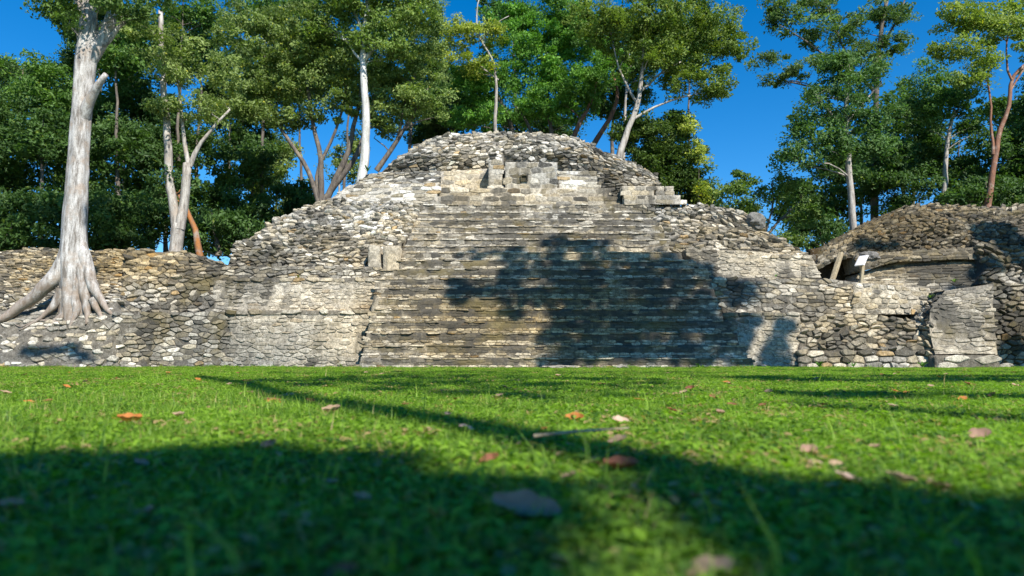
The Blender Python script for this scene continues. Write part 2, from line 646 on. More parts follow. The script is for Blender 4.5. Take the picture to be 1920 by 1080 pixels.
class Ruin:
    """collects stones of one structure; the largest 300 become parts, the rest one joined part"""

    def __init__(self, root, base):
        self.root, self.base, self.items = root, np.array(base, float), []

    def part(self, name, surf, stones=None, **kw):
        if stones and stones.get('proud', (0, 0))[1] > .05:
            kw.setdefault('bright', .38)
        o = body(name, surf, self.root, self.base, **kw)
        if stones:
            st = dict(stones)
            st.setdefault('bulge', kw.get('bulge', 0.15))
            for s in stones_on(surf, **st):
                self.items.append((s, o))
        return o

    def finish(self, name='stone', rest='stone_masonry', limit=296):
        self.items.sort(key=lambda t: -t[0][4])
        for (p, F, C, cen, ar), par in self.items[:limit]:
            me = mesh_data(name, p - cen, F, M_STONE, C)
            link(name, me, par, cen - self.base)
        V, Fs, Cs, k = [], [], [], 0
        for (p, F, C, cen, ar), par in self.items[limit:]:
            V.append(p)
            Cs.append(C)
            Fs.extend([tuple(i + k for i in f) for f in F])
            k += len(p)
        if V:
            me = mesh_data(rest, np.concatenate(V) - self.base, Fs, M_STONE, np.concatenate(Cs))
            link(rest, me, self.root, kind='stuff')


def line(*pts):
    return [P(*p) for p in pts]


def zline(z, Y, *pxs):
    return [Pz(px, z, Y) for px in pxs]


def zof(px, py, Y):
    return P(px, py, Y)[2]


# styles
RUBBLE = dict(w=.235, h=.13, jit=1.0, gap=.05, proud=(.03, .12), drop=.03, mix_=(.22, .38, .32, .05), tilt=.7, sink=.06)
SMOOTH = dict(w=.30, h=.13, jit=.8, gap=.09, proud=(.010, .034), drop=.10, mix_=(.40, .38, .18, .02), tilt=.3, sink=.05, blend=.55)
COURSE = dict(w=.34, h=.13, jit=.5, gap=.05, proud=(.01, .04), drop=.04, jv=.35, mix_=(.46, .34, .14, .02), tilt=.3, sink=.05)
ROUGHW = dict(w=.30, h=.14, jit=.9, gap=.06, proud=(.01, .06), drop=.05, mix_=(.28, .40, .26, .04), tilt=.5, sink=.06)


def st(base, **kw):
    d = dict(base)
    d.update(kw)
    return d


# ------------------------------------------------------------------ ground and hill behind
def ground():
    n = 120
    t = np.linspace(-1, 1, n)
    g = np.sign(t) * (np.abs(t) ** 2.6) * 300
    X, Y = np.meshgrid(g, g + 6)
    Z = (fbm(np.stack([X * .25, Y * .25, X * 0], -1), 3, 2) - .5) * 0.035 * np.clip((np.hypot(X, Y) - .6), 0, 1)
    far = np.clip((Y - 30) / 10, 0, 1)
    Z = Z - far * 0.0
    V = np.stack([X, Y, Z - 0.004], -1).reshape(-1, 3)
    idx = np.arange(n * n).reshape(n, n)
    F = np.stack([idx[:-1, :-1], idx[:-1, 1:], idx[1:, 1:], idx[1:, :-1]], -1).reshape(-1, 4)
    o = link('ground', mesh_data('ground', V, F, M_TURF, smooth=True), kind='structure')
    return o


def gz(x, y):
    x = np.asarray(x, float)
    y = np.asarray(y, float)
    return (fbm(np.stack([x * .25, y * .25, x * 0], -1), 3, 2) - .5) * 0.035 * np.clip((np.hypot(x, y) - .6), 0, 1) - 0.004


ground()


def hill():
    xs = np.linspace(-90, 90, 60)
    ys = np.concatenate([[27.6, 28.0], np.linspace(29.0, 120, 30)])
    X, Y = np.meshgrid(xs, ys)
    Z = 3.7 + (fbm(np.stack([X * .12, Y * .12, X * 0], -1), 8, 3) - .5) * 0.9
    Z = np.where(Y < 28.0, -0.3, Z)
    V = np.stack([X, Y, Z], -1).reshape(-1, 3)
    n, m = X.shape
    idx = np.arange(n * m).reshape(n, m)
    F = np.stack([idx[:-1, :-1], idx[:-1, 1:], idx[1:, 1:], idx[1:, :-1]], -1).reshape(-1, 4)
    link('hill', mesh_data('hill', V, F, M_SOIL, smooth=True), kind='structure')


hill()

# ------------------------------------------------------------------ the stepped pyramid
pyr_root = thing('stepped_pyramid', 'huge grey stepped stone pyramid with a wide central stairway above the lawn', 'pyramid', (0, 20.5, 0))
PYR = Ruin(pyr_root, (0, 20.5, 0))

tops = [671, 647, 624, 601, 579, 558, 540, 521.5, 504, 487, 473, 461, 449, 436, 424, 411, 398, 382, 367, 352]
lefts = [677, 683, 688, 693, 697, 701, 704, 706, 716, 750, 754, 759, 763, 768, 772, 776, 780, 785, 815, 819]
rights = [1410, 1396, 1381, 1366, 1352, 1344, 1338, 1332, 1326, 1300, 1278, 1254, 1250, 1245, 1240, 1232, 1226, 1218, 1164, 1152]
SY = [20.5 + 0.42 * i for i in range(12)] + [20.5 + .42 * 12 + 0.44 * i for i in range(6)] + [28.2, 28.6]
zprev = -0.05
step_z = []
for i, (ty, lx, rx) in enumerate(zip(tops, lefts, rights)):
    Y = SY[i]
    z1 = zof(960, ty, Y)
    blx = lx - (5 if i < 9 else 3)
    brx = rx + (5 if i < 9 else 2)
    n = 9
    bot = [Pz(blx + (brx - blx) * k / (n - 1), zprev, Y) + np.array([0, random.uniform(-.03, .03), 0]) for k in range(n)]
    top = [Pz(lx + (rx - lx) * k / (n - 1), z1, Y + .05) + np.array([0, random.uniform(-.03, .03), random.uniform(-.035, .025) if i > 0 else 0]) for k in range(n)]
    S = Surf([bot, top])
    s_ = (.16 if i % 3 else .24) if i < 11 else .06
    if i < 18:
        kk = .40 if i < 11 else .36
        mid = [b_ * (1 - kk) + t_ * kk for b_, t_ in zip(bot, top)]
        kt = .86
        nos = [b_ * (1 - kt) + t_ * kt for b_, t_ in zip(bot, top)]
        o_ = PYR.part('stair_step', S, None, bulge=.07, back=2.2, bright=.72, stain_top=.25, stain=.05, res=.12)
        sp_ = .26 if i < 11 else .16
        for sf, sty in ((Surf([bot, mid]), st(COURSE, seed=100 + i, h=.075, w=.24, proud=(.005, .03), stain=-.3, mix_=(.62, .28, .06, .0), drop=.12, gap=.06)),
                        (Surf([mid, nos]), st(COURSE, seed=140 + i, h=.11, w=.30, proud=(.002, .018), stain=sp_, mix_=(.34, .42, .22, .02), gap=.04, jit=.6, jv=.5, drop=.2)),
                        (Surf([nos, top]), st(COURSE, seed=180 + i, h=.06, w=.42, proud=(.022, .05), stain=-.08, mix_=(.48, .38, .12, .02), gap=.03, jit=.7, jv=.4, drop=.30, tilt=.2))):
            for q_ in stones_on(sf, bulge=.07, **sty):
                PYR.items.append((q_, o_))
    else:
        sty = st(COURSE, seed=100 + i, w=.55, h=.19, gap=.04, proud=(.005, .025), jit=.3, jv=.2, stain=.0, stain_top=.18, mix_=(.34, .42, .18, .05))
        PYR.part('stair_step', S, sty, bulge=.07, back=2.2, bright=.92, stain_top=s_, stain=.05, res=.12)
    # slab edge along the tread
    zprev = z1
    step_z.append(z1)

# left lower wall
zA = zof(690, 584, 22.95)
PYR.part('terrace_wall', Surf([[Pz(430, -.05, 22.7), Pz(560, -.05, 22.65), Pz(673, -.05, 22.6)],
                               line((430, 640, 22.8), (560, 640, 22.75), (682, 640, 22.7)),
                               line((430, 585, 22.95), (560, 584, 22.95), (697, 583, 22.9))]),
         st(SMOOTH, seed=2, bright=.92), bulge=.10, back=1.4)
# second wall, with a small ledge
zB = zof(560, 584, 22.95)
PYR.part('terrace_wall', Surf([[Pz(400, zB, 23.6), Pz(560, zB, 23.6), Pz(704, zB, 23.6)],
                               line((400, 526, 23.95), (560, 523, 23.95), (709, 522, 23.9))]),
         st(SMOOTH, seed=3, drop=.06), bulge=.14, back=1.0)
zB2 = zof(560, 523, 23.95)
PYR.part('terrace_wall', Surf([[Pz(405, zB2, 24.2), Pz(560, zB2, 24.2), Pz(712, zB2, 24.2)],
                               line((422, 500, 24.3), (560, 500, 24.3), (714, 500, 24.3))]),
         st(ROUGHW, seed=4), bulge=.12, back=1.0)
zB3 = zof(560, 500, 24.3)
# rubble flank on the left
PYR.part('rubble_slope', Surf([[Pz(427, zB3, 24.6), Pz(560, zB3, 24.7), Pz(716, zB3, 24.8)],
                               line((433, 480, 24.8), (580, 482, 24.9), (722, 482, 25.0)),
                               line((438, 459, 25.1), (590, 462, 25.2), (750, 460, 25.5)),
                               line((470, 447, 25.5), (610, 445, 25.6), (764, 440, 26.0)),
                               line((515, 412, 26.4), (640, 412, 26.4), (776, 415, 26.8)),
                               line((560, 392, 27.0), (680, 394, 27.2), (784, 397, 27.5)),
                               line((603, 379, 27.6), (690, 381, 27.8), (788, 382, 28.0))]),
         st(RUBBLE, seed=5), bulge=.35, back=1.6, res=.14, rough=.08)
# upper left masonry
zD = zof(700, 381, 27.8)
PYR.part('terrace_wall', Surf([[Pz(606, zD, 28.1), Pz(700, zD, 28.1), Pz(818, zD, 28.1)],
                               line((655, 347, 28.6), (740, 345, 28.5), (821, 343, 28.5))]),
         st(COURSE, seed=6, w=.5, h=.2, jit=.4, mix_=(.42, .38, .14, .04)), bulge=.14, back=1.5)
zD2 = zof(740, 345, 28.5)
PYR.part('terrace_wall', Surf([[Pz(660, zD2, 28.8), Pz(740, zD2, 28.8), Pz(822, zD2, 28.7)],
                               line((690, 326, 29.3), (740, 322, 29.3), (824, 320, 29.1))]),
         st(ROUGHW, seed=7), bulge=.2, back=1.5)
# niche level between the left masonry and the right block
zN = step_z[-1]
PYR.part('summit_wall', Surf([[Pz(818, zN, 29.6), Pz(958, zN, 29.85)], line((820, 322, 29.75), (958, 314, 30.0))]),
         st(COURSE, seed=8, w=.55, h=.22, proud=(.004, .02), jit=.3, jv=.2, mix_=(.25, .48, .22, .05), stain=.06), bulge=.05, back=1.2)
for (a, b, Yp, yt) in ((916, 942, 28.95, 300), (947, 1045, 28.85, 304)):
    PYR.part('summit_block', Surf([[Pz(a, zN, Yp), Pz(b, zN, Yp)], line((a, yt, Yp + .12), (b, yt, Yp + .12))]),
             st(COURSE, seed=9 + a, w=.5, h=.24, proud=(.004, .022), jit=.3, jv=.25, mix_=(.25, .45, .25, .05), stain=.04, bright=.9,
                hole=(lambda u, v, a=a: a == 947 and abs(u - .37) < .10 and abs(v - .43) < .17)), bulge=.03, back=1.5, res=.09)
# three thin treads right of the block
zz = zN
for k, yt in enumerate((341, 331, 321)):
    Yk = 29.05 + .28 * k
    z1 = zof(1080, yt, Yk)
    PYR.part('stair_step', Surf([[Pz(1047, zz, Yk), Pz(1142 - 6 * k, zz, Yk)], [Pz(1047, z1, Yk), Pz(1138 - 6 * k, z1, Yk)]]),
             st(COURSE, seed=40 + k, w=.6, h=.13, proud=(.004, .02), jit=.3, jv=.2, mix_=(.5, .35, .12, .03)), bulge=.03, back=1.2)
    zz = z1
# summit rubble dome
PYR.part('rubble_dome', Surf([line((700, 338, 30.2), (760, 338, 30.1), (840, 338, 30.3), (930, 338, 30.6), (1000, 338, 30.6), (1090, 338, 30.5), (1150, 350, 29.7), (1190, 356, 29.4), (1243, 358, 29.4)),
                              line((735, 304, 30.0), (780, 298, 29.9), (840, 295, 30.0), (930, 290, 30.1), (1000, 284, 30.0), (1100, 293, 30.2),
                                   (1150, 312, 29.9), (1190, 325, 29.8), (1233, 338, 29.8)),
                              line((770, 293, 30.6), (805, 275, 30.6), (860, 266, 30.6), (940, 264, 30.7), (1040, 264, 30.7), (1100, 277, 30.7),
                                   (1150, 300, 30.4), (1190, 314, 30.3), (1226, 330, 30.2)),
                              line((778, 281, 31.2), (802, 264, 31.3), (850, 252, 31.4), (930, 249, 31.5), (1000, 251, 31.5), (1060, 254, 31.4), (1105, 267, 31.3),
                                   (1130, 285, 31.1), (1165, 298, 30.9), (1195, 310, 30.8), (1221, 327, 30.6))], K=64),
         st(RUBBLE, seed=12, w=.27, h=.135, mix_=(.32, .32, .28, .06)), bulge=.35, back=2.5, res=.13, rough=.08)
# patch of standing wall running down the dome above the pillar
PYR.part('summit_block', Surf([line((930, 320, 29.3), (945, 320, 29.3)), line((931, 268, 30.45), (943, 268, 30.45))]),
         st(ROUGHW, seed=14, w=.2, h=.2), bulge=.08, back=.5)
# right side blocks
zR = zof(1190, 383, 27.9)
for (a, b, y0, y1, Yk, sd) in ((1176, 1288, 383, 384, 27.7, 50), (1170, 1276, 383, 366, 27.75, 51), (1166, 1226, 366, 349, 27.95, 52), (1230, 1245, 366, 349, 27.95, 53),
                               (1248, 1263, 366, 349, 27.98, 54), (1277, 1288, 383, 375, 27.9, 55)):
    if y1 > y0:
        continue
    PYR.part('cut_stone_block', Surf([line((a, y0, Yk), (b, y0, Yk)), line((a, y1, Yk + .04), (b, y1, Yk + .04))]),
             st(COURSE, seed=sd, w=.5, h=.19, proud=(.004, .02), jit=.25, jv=.15, mix_=(.3, .42, .22, .06), stain=.0), bulge=.04, back=.6 if a > 1225 else 1.6, res=.1)
PYR.part('rubble_edge', Surf([line((1150, 384, 28.5), (1176, 384, 28.35)), line((1128, 350, 29.0), (1166, 348, 28.6)), line((1118, 316, 29.7), (1150, 318, 29.5))]),
         st(RUBBLE, seed=15, w=.25, mix_=(.1, .3, .4, .2)), bulge=.2, back=.8)
# right rubble flank
PYR.part('rubble_slope', Surf([line((1250, 474, 25.6), (1350, 476, 25.5), (1528, 486, 25.4)),
                               line((1230, 452, 26.2), (1360, 452, 26.2), (1500, 468, 25.9)),
                               line((1220, 425, 27.0), (1350, 425, 27.0), (1455, 443, 26.6)),
                               line((1206, 402, 27.7), (1330, 402, 27.7), (1420, 420, 27.2)),
                               line((1196, 384, 28.2), (1300, 385, 28.2), (1350, 386, 28.1), (1392, 400, 27.8))]),
         st(RUBBLE, seed=16, w=.25, h=.145, mix_=(.32, .34, .24, .07)), bulge=.5, back=1.6, ends=False, res=.14, rough=.1)
# right third wall
zF3 = zof(1400, 521, 24.7)
PYR.part('terrace_wall', Surf([[Pz(1318, zF3, 24.7), Pz(1540, zF3, 24.7)], line((1284, 468, 25.0), (1400, 470, 25.0), (1524, 483, 25.0))]),
         st(SMOOTH, seed=17, h=.14), bulge=.08, back=1.5)
# right second wall
zF2 = zof(1500, 587, 22.95)
PYR.part('terrace_wall', Surf([[Pz(1358, zF2, 23.6), Pz(1500, zF2, 23.6), Pz(1600, zF2, 23.6)],
                               line((1343, 555, 23.75), (1480, 555, 23.75), (1602, 556, 23.75)),
                               line((1330, 519, 24.1), (1450, 521, 24.1), (1540, 523, 24.0), (1604, 529, 24.0))]),
         st(ROUGHW, seed=18, drop=.08), bulge=.16, back=1.2)
PYR.part('terrace_wall', Surf([[Pz(1600, zF2, 23.5), Pz(1756, zF2, 23.5)], line((1602, 556, 23.6), (1752, 562, 23.6)), line((1604, 530, 23.8), (1742, 540, 23.8))]),
         st(COURSE, seed=19, w=.3, h=.17, jit=.8, proud=(.01, .04), gap=.09, mix_=(.5, .36, .12, .02), drop=.02), bulge=.1, back=1.2)
# right lowest wall: smooth part, rubble part and large base stones
PYR.part('terrace_wall', Surf([[Pz(1392, -.05, 22.3), Pz(1500, -.05, 22.3)], line((1380, 640, 22.5), (1500, 640, 22.5)), line((1355, 587, 22.9), (1500, 587, 22.9))]),
         st(SMOOTH, seed=20, drop=.15), bulge=.12, back=1.2)
PYR.part('rubble_slope', Surf([[Pz(1498, .55, 22.35), Pz(1620, .55, 22.3), Pz(1748, .55, 22.1)], line((1498, 620, 22.7), (1730, 622, 22.6)),
                               line((1498, 587, 23.0), (1600, 590, 23.0), (1716, 600, 22.9))]),
         st(RUBBLE, seed=21, w=.26, h=.15, mix_=(.2, .4, .28, .08)), bulge=.25, back=1.2, rough=.08)
PYR.part('foundation_course', Surf([[Pz(1498, -.05, 22.15), Pz(1620, -.05, 22.1), Pz(1752, -.05, 21.95)], [Pz(1498, .56, 22.3), Pz(1620, .56, 22.25), Pz(1752, .56, 22.1)]]),
         st(COURSE, seed=22, w=.42, h=.21, proud=(.03, .09), gap=.06, mix_=(.35, .38, .2, .06), tilt=.4), bulge=.12, back=.5)
for k_, pl in enumerate((((430, 22.90), (560, 22.90), (694, 22.85), 583), ((425, 23.90), (560, 23.90), (706, 23.85), 522), ((1360, 22.85), (1430, 22.85), (1500, 22.85), 587),
                        ((1320, 24.95), (1420, 24.95), (1530, 24.95), 479))):
    yy = pl[3]
    PYR.part('ledge_course', Surf([[P(a_, yy + 7, b_) for a_, b_ in pl[:3]], [P(a_, yy - 1, b_ + .03) for a_, b_ in pl[:3]]]),
             st(COURSE, seed=210 + k_, w=.42, h=.13, proud=(.03, .07), mix_=(.5, .4, .1, 0), drop=.12), bulge=.1, back=.3)
# two upright slabs left of the stair
for a, b, sd in ((690, 713, 23), (718, 750, 24)):
    zz = zof(700, 512, 24.0)
    PYR.part('cut_stone_block', Surf([[Pz(a, zz, 24.3), Pz(b, zz, 24.3)], line((a, 461, 24.5), (b - 2, 461, 24.5))]),
             st(SMOOTH, seed=sd, w=.5, h=.45, proud=(.01, .03), mix_=(.1, .5, .4, 0), stain=.15), bulge=.03, back=1.6, bright=.7, stain=.15)
PYR.finish()

# hole in the summit block: shallow box, its inner shade painted as dark colour
hp = P(983, 334, 28.85)
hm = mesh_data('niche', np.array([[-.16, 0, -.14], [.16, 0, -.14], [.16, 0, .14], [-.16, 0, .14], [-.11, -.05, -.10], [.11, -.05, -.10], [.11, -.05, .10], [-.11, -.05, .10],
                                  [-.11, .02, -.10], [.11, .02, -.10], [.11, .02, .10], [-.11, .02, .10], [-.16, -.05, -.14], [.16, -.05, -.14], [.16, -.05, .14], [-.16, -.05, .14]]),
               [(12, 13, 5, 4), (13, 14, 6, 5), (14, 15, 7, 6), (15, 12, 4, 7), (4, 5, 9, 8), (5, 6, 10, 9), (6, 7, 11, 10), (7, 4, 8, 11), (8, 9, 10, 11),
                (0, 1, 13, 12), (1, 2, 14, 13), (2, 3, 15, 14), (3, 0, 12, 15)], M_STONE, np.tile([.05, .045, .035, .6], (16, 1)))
link('niche', hm, pyr_root, hp - np.array([0, 20.5, 0]))

# ------------------------------------------------------------------ left terrace
lt_root = thing('terrace_wall', 'low brown rubble terrace wall under the big white trunk', 'terrace wall', (-16, 22.4, 0))
LT = Ruin(lt_root, (-16, 22.4, 0))
zL = zof(300, 585, 22.95)
LT.part('lower_wall', Surf([[Pz(212, -.05, 22.7), Pz(432, -.05, 22.7)], line((212, 640, 22.85), (432, 640, 22.85)), line((214, 586, 23.0), (432, 585, 23.0))]),
        st(ROUGHW, seed=31), bulge=.16, back=1.2)
LT.part('earth_bank', Surf([[Pz(-320, -.05, 22.1), Pz(0, -.05, 22.2), Pz(216, -.05, 22.5)],
                            line((-320, 650, 22.5), (0, 652, 22.5), (216, 645, 22.75)),
                            line((-320, 612, 23.1), (0, 612, 23.1), (130, 600, 23.1), (218, 588, 23.1)),
                            line((-320, 575, 23.9), (0, 575, 23.9), (120, 570, 23.8), (222, 565, 23.6))]),
        st(ROUGHW, seed=32, drop=.42, w=.3, h=.15, proud=(.01, .06), mix_=(.35, .45, .15, .05)), bulge=.35, back=1.0, rough=.12, stain=-.15)
LT.part('rubble_slope', Surf([line((-320, 580, 23.8), (0, 577, 23.8), (120, 572, 23.7), (230, 568, 23.5)),
                              line((-320, 520, 24.9), (0, 520, 24.9), (236, 520, 24.6)),
                              line((-320, 476, 26.2), (0, 474, 26.2), (60, 468, 26.2), (150, 470, 26.1), (240, 468, 25.6))]),
        st(RUBBLE, seed=33, w=.24, h=.12, proud=(.02, .07), mix_=(.22, .42, .18, .06), drop=.05), bulge=.2, back=2, rough=.06)
LT.part('rubble_wall', Surf([[Pz(222, zL, 23.6), Pz(404, zL, 23.6)], line((230, 530, 24.1), (408, 530, 24.0)),
                             line((236, 500, 24.7), (414, 503, 24.3)), line((240, 469, 25.5), (300, 468, 25.5), (345, 473, 25.2), (385, 482, 24.8), (424, 497, 24.5))]),
        st(RUBBLE, seed=34, w=.30, h=.15, proud=(.02, .09), mix_=(.22, .36, .28, .09)), bulge=.3, back=1.6, rough=.07)
LT.finish()

# ------------------------------------------------------------------ right mound, with its pier
rm_root = thing('stone_mound', 'rounded dark rubble mound with a ledge at the right of the pyramid', 'ruin mound', (17, 24.6, 0))
RM = Ruin(rm_root, (17, 24.6, 0))
RM.part('lower_courses', Surf([line((1612, 545, 24.7), (1745, 552, 24.6), (1860, 552, 24.4), (2150, 552, 24.4)),
                               line((1614, 512, 24.95), (1745, 505, 24.9), (1860, 500, 24.8), (2150, 500, 24.8)),
                               line((1616, 510, 25.1), (1680, 492, 25.1), (1800, 486, 25.1), (2150, 484, 25.1))]),
        st(COURSE, seed=61, w=.42, h=.12, jv=.5, mix_=(.2, .4, .28, .1), stain=.08), bulge=.2, back=1.4)
RM.part('cornice', Surf([[p_ + np.array([0, .9, 0]) for p_ in line((1615, 508, 24.75), (1680, 490, 24.75), (1800, 484, 24.8), (1850, 484, 24.8), (2150, 484, 24.9))],
                         line((1615, 508, 24.75), (1680, 490, 24.75), (1800, 484, 24.8), (1850, 484, 24.8), (2150, 484, 24.9)),
                         line((1606, 476, 24.95), (1700, 471, 24.95), (1800, 466, 25.0), (1850, 462, 25.0), (2150, 462, 25.1))]),
        st(COURSE, seed=62, w=.45, h=.15, jv=.5, mix_=(.12, .45, .3, .1), stain=.04), bulge=.14, back=1.2)
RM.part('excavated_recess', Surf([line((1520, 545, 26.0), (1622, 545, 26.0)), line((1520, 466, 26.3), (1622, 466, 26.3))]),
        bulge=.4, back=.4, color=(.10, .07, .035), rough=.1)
RM.part('rubble_dome', Surf([line((1532, 500, 25.5), (1555, 488, 25.3), (1600, 482, 25.2), (1700, 480, 25.3), (1800, 476, 25.4), (1860, 474, 25.4), (2150, 472, 25.5)),
                             line((1536, 486, 25.8), (1600, 452, 25.8), (1700, 440, 25.8), (1840, 430, 25.8), (2150, 430, 25.8)),
                             line((1545, 470, 26.4), (1620, 431, 26.5), (1700, 411, 26.5), (1840, 410, 26.5), (2150, 408, 26.5)),
                             line((1562, 456, 27.0), (1600, 437, 27.1), (1650, 406, 27.3), (1700, 387, 27.4), (1740, 381, 27.6), (1800, 386, 27.6), (1860, 390, 27.6), (2150, 388, 27.6))], K=64),
        st(RUBBLE, seed=63, w=.24, h=.14, proud=(.04, .12), mix_=(.12, .4, .32, .12)), bulge=.4, back=2.2, rough=.1)
RM.part('broken_stair', Surf([line((1838, 532, 24.2), (1935, 534, 24.0)), line((1846, 500, 24.4), (1935, 500, 24.4)), line((1822, 455, 25.1), (1905, 455, 25.1))]),
        st(RUBBLE, seed=64, w=.28, h=.17, proud=(.04, .16), mix_=(.25, .4, .25, .1)), bulge=.5, back=1.0, rough=.12)
RM.part('buttress', Surf([[Pz(1754, zof(1800, 664, 21.9), 21.75), Pz(1872, zof(1800, 664, 21.9), 21.75)],
                          line((1742, 620, 22.1), (1867, 620, 22.1)), line((1746, 578, 22.4), (1863, 578, 22.4)), line((1772, 545, 22.8), (1862, 533, 22.8))]),
        st(SMOOTH, seed=65, w=.36, h=.14, proud=(.01, .04), mix_=(.34, .34, .24, .06), drop=.05), bulge=.2, back=2.0, rough=.06, ends=False)
RM.part('foundation_course', Surf([[Pz(1753, -.05, 21.6), Pz(1874, -.05, 21.6)], line((1753, 666, 21.65), (1873, 666, 21.65))]),
        st(COURSE, seed=66, w=.55, h=.22, proud=(.03, .07), mix_=(.65, .3, .05, 0)), bulge=.06, back=.6)
RM.part('rubble_wall', Surf([line((1700, 668, 22.7), (1757, 668, 21.75)), line((1716, 602, 23.1), (1744, 612, 22.15)), line((1750, 550, 23.9), (1774, 546, 22.8))]),
        st(RUBBLE, seed=67, w=.32, h=.18, proud=(.03, .14), mix_=(.15, .45, .3, .1)), bulge=.3, back=.5, rough=.1)
RM.part('rubble_wall', Surf([[Pz(1855, -.05, 23.3), Pz(2150, -.05, 23.2)], line((1855, 610, 23.6), (2150, 610, 23.6)), line((1855, 532, 24.0), (2150, 532, 24.0))]),
        st(RUBBLE, seed=68, w=.28, h=.17, proud=(.05, .13), mix_=(.1, .5, .2, .1)), bulge=.2, back=.8, rough=.08)
RM.finish()


# ------------------------------------------------------------------ tubes
def frame(d):
    d = d / (np.linalg.norm(d) + 1e-9)
    a = np.array([0, 0, 1.0]) if abs(d[2]) < .9 else np.array([1.0, 0, 0])
    x = np.cross(a, d)
    x /= np.linalg.norm(x)
    return x, np.cross(d, x)


class Geo:
    def __init__(self):
        self.V, self.F, self.n = [], [], 0

    def tube(self, pts, rad, sides=6, lobes=None, cap=True, rough=0.0):
        pts = np.asarray(pts, float)
        m = len(pts)
        x0 = None
        for i in range(m):
            d = pts[min(i + 1, m - 1)] - pts[max(i - 1, 0)]
            d = d / (np.linalg.norm(d) + 1e-9)
            if x0 is None:
                x, y = frame(d)
            else:
                x = x0 - d * np.dot(x0, d)
                x /= np.linalg.norm(x) + 1e-9
                y = np.cross(d, x)
            x0 = x
            th = np.linspace(0, 2 * math.pi, sides, endpoint=False)
            r = rad[i] * np.ones(sides)
            if lobes is not None:
                r = r * lobes(th, i / (m - 1))
            if rough:
                ring0 = pts[i] + np.outer(np.cos(th), x) * rad[i] + np.outer(np.sin(th), y) * rad[i]
                r = r * (1 + (fbm(ring0 * 2.2, 31, 3) - .5) * rough)
            self.V.append(pts[i] + np.outer(np.cos(th) * r, x) + np.outer(np.sin(th) * r, y))
        b = self.n
        for i in range(m - 1):
            for k in range(sides):
                k2 = (k + 1) % sides
                self.F.append((b + i * sides + k, b + i * sides + k2, b + (i + 1) * sides + k2, b + (i + 1) * sides + k))
        if cap:
            self.F.append(tuple(b + (m - 1) * sides + k for k in range(sides)))
        self.n += m * sides

    def mesh(self, name, base, mat, smooth=True):
        return mesh_data(name, np.concatenate(self.V) - base, self.F, mat, smooth=smooth)


def smooth_path(pts, n):
    pts = np.asarray(pts, float)
    s = np.concatenate([[0], np.cumsum(np.linalg.norm(np.diff(pts, axis=0), axis=1))])
    u = np.linspace(0, s[-1], n)
    out = np.stack([np.interp(u, s, pts[:, k]) for k in range(3)], 1)
    for _ in range(2):
        out[1:-1] = out[1:-1] * .5 + (out[:-2] + out[2:]) * .25
    return out, u / s[-1]


def leaves_mesh(centres, size, rng, tint, up=0.35, aspect=.5, outward=None, droop=0.0, bias=None):
    """folded rhombic leaves, 2 triangles each"""
    n = len(centres)
    nr = rng.normal(size=(n, 3))
    nr /= np.linalg.norm(nr, axis=1, keepdims=True)
    nr += np.array([0, 0, 1.0]) * up * 1.6
    if bias is not None:
        nr += bias
    nr /= np.linalg.norm(nr, axis=1, keepdims=True)
    t = rng.normal(size=(n, 3))
    t[:, 2] -= droop
    t -= nr * np.sum(t * nr, 1, keepdims=True)
    t /= np.linalg.norm(t, axis=1, keepdims=True) + 1e-9
    b = np.cross(nr, t)
    L = size * rng.uniform(.6, 1.35, (n, 1))
    w = L * aspect * rng.uniform(.8, 1.2, (n, 1))
    fold = nr * w * .22
    p0 = centres - t * L * .5
    p1 = centres + b * w * .5 + fold + t * L * .05
    p2 = centres + t * L * .5
    p3 = centres - b * w * .5 + fold + t * L * .05
    V = np.stack([p0, p1, p2, p3], 1).reshape(-1, 3)
    k = np.arange(n)[:, None] * 4
    F = np.concatenate([k + np.array([0, 1, 2]), k + np.array([0, 2, 3])])
    C = np.repeat(tint, 4, axis=0)
    C = np.concatenate([C, np.ones((len(C), 1))], 1)
    return V, F, C


TREE_N = [0]


